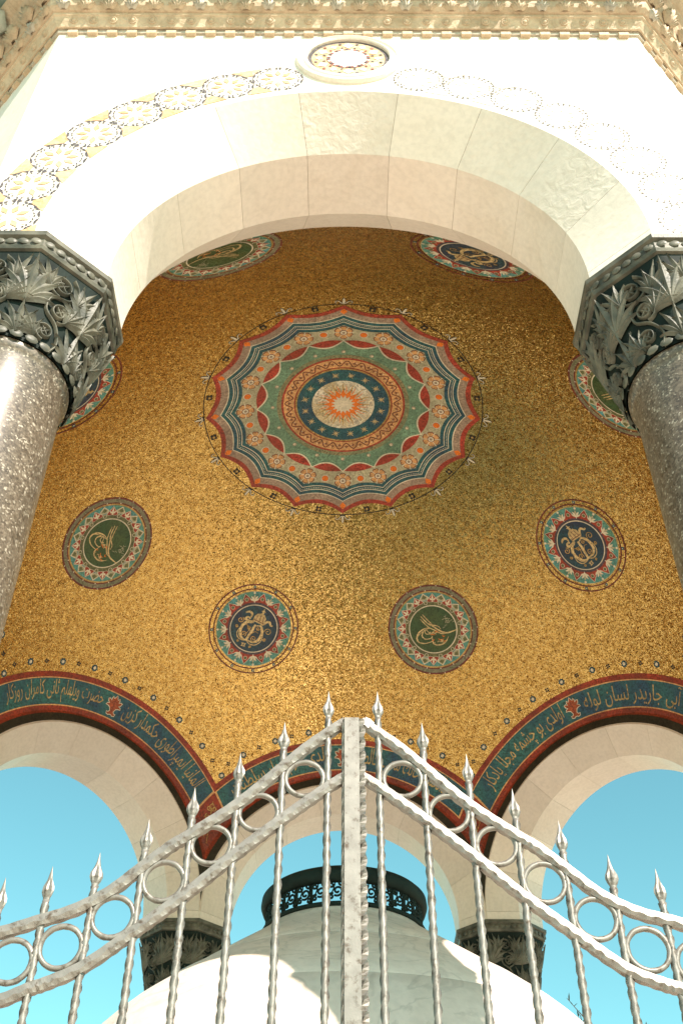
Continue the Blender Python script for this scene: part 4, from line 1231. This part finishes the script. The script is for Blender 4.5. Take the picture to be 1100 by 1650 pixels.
for sgn in (-1, 1):
    lab = ('left leaf of the pale wrought iron gate, without the centre post' if sgn < 0 else 'right leaf of the pale wrought iron gate, carrying the flat centre post')
    g = empty('gate_leaf', mtx=T((GX + sgn * .5, GY, PLAT)), cat='gate', label=lab, group='gate leaves in the front arch')
    inv = T((-(GX + sgn * .5), -GY, -PLAT))
    def W(off, z, dy=0.0): return (GX + sgn * off, GY + dy, z + Z0)
    def gp(nm, mb, smooth=False):
        me = mb.mesh(nm, IRON, smooth); obj(nm, me, g, inv)
    for nm, pts in (('top_rail', UP), ('lower_rail', LO)):
        mb = MB(); P = catmull([W(o, z - (.012 * min(1, max(0, (o - .6) / .2)) if sgn < 0 else 0)) for o, z in pts], 10)
        # resample evenly so the hammered twist is regular
        Q = [P[0]]; acc = 0
        for a, b in zip(P[:-1], P[1:]):
            d = (b - a).length; k = max(1, int(d / .006))
            for i in range(1, k + 1): Q.append(a.lerp(b, i / k))
        rail(mb, Q)
        me = fix(mb.mesh('rail', IRON)); obj('rail', me, g, inv)
    for i, (o, t) in enumerate(zip(OFF, TIP)):
        mb = MB(); top = t - .080; z = BOT; pts = []
        n = int((top - BOT) / .011)
        pts = [W(o + wob(i * 7 + j * .13 + sgn, .0006), BOT + (top - BOT) * j / n) for j in range(n + 1)]
        twisted(mb, pts, 44 + 2 * i)
        gp('bar', mb, True)
        obj('spear_head', spike_me, g, inv @ T(W(o, top - .004)) @ RZ(wob(i + sgn * 20, .35)))
    for o, z in RINGC:
        obj('iron_ring', iring, g, inv @ T(W(o, z)) @ Matrix.Rotation(wob(o * 100, 1.5), 4, 'Y'))
    mb = MB(); P = [W(.02, BOT + .1), W(1.0, BOT + .1)]
    tube(mb, [Vector(P[0]).lerp(Vector(P[1]), i / 80) for i in range(81)], .017, 4, twist=25, phase=pi / 4); gp('bottom_rail', mb)
    mb = MB(); tube(mb, [W(1.0, BOT + i * .02) for i in range(int((1.0 - BOT) / .02))], .02, 4, phase=pi / 4); gp('hanging_stile', mb)
    if sgn > 0:
        # flat centre post with hammered edge bars
        mb = MB(); box(mb, (GX - .004, GY - .016, (BOT + 1.520) / 2 + Z0), (.0185, .006, (1.520 - BOT) / 2)); gp('cover_plate', mb)
        for x, rr_ in ((GX - .021, .0085), (GX + .0205, .0105)):
            mb = MB(); n = 190
            tube(mb, [(x, GY - .012, BOT + (1.518 - BOT) * i / n + Z0) for i in range(n + 1)], rr_, 4, twist=45, phase=pi / 4); gp('edge_bar', mb)
        mb = MB(); tube(mb, [(GX + .026, GY - .004, 1.515 + Z0), (GX + .034, GY - .002, 1.513 + Z0), (GX + .044, GY, 1.503 + Z0)], .017, 4, phase=pi / 4); gp('knuckle', mb)
    else:
        mb = MB(); tube(mb, [W(.022, BOT + (1.51 - BOT) * i / 40, .012) for i in range(41)], .011, 4, phase=pi / 4); gp('meeting_stile', mb)

# ------------------------------------------------------------------ bare tree far behind the tank, only its highest twigs reach the view
def tree():
    t = empty('tree', mtx=T((4.6, 15.0, 0)) @ Matrix.Scale(1.13, 4), cat='tree', label='dark bare-twigged tree behind the tank, its highest twigs just showing')
    rnd = random.Random(11)
    mb = MB(); tube(mb, [(0, 0, 0), (.05, 0, 2), (-.05, .1, 4), (0, .1, 6.4)], lambda u: .22 * (1 - .75 * u), 8); obj('trunk', mb.mesh('trunk', BARK, True), t)
    cr = MB(); lf = MB()
    for i in range(46):
        z = rnd.uniform(3.0, 6.3); a = rnd.uniform(0, 2 * pi); ln = rnd.uniform(1.0, 2.0) * (1.25 - (z - 3) / 4.4)
        p0 = Vector((0, .05, z)); p1 = p0 + Vector((cos(a) * ln * .6, sin(a) * ln * .6, ln * .45)); p2 = p0 + Vector((cos(a) * ln, sin(a) * ln, ln * 1.0))
        tube(cr, [p0, p1, p2], lambda u: .03 * (1 - u) + .006, 5)
        for j in range(9):
            q = rnd.uniform(.35, 1); c = p0.lerp(p2, q) + Vector((rnd.gauss(0, .1), rnd.gauss(0, .1), rnd.gauss(0, .1)))
            e = c + Vector((rnd.gauss(0, .25), rnd.gauss(0, .25), rnd.uniform(.15, .5))); tube(cr, [c, e], lambda u: .010 * (1 - u) + .003, 4)
            for m in range(9):
                s_ = c.lerp(e, rnd.random()); dd_ = Vector((rnd.gauss(0, 1), rnd.gauss(0, 1), rnd.gauss(.4, 1))).normalized() * rnd.uniform(.05, .12); sd = Vector((dd_.y, -dd_.x, .02)).normalized() * .012
                lf.add([s_ - sd, s_ + dd_ * .5 - sd, s_ + dd_, s_ + dd_ * .5 + sd, s_ + sd], [(0, 1, 2, 3, 4)])
    obj('branch_work', cr.mesh('branch_work', BARK), t); obj('crown', lf.mesh('crown', LEAF), t)
    return t
TREE = tree()
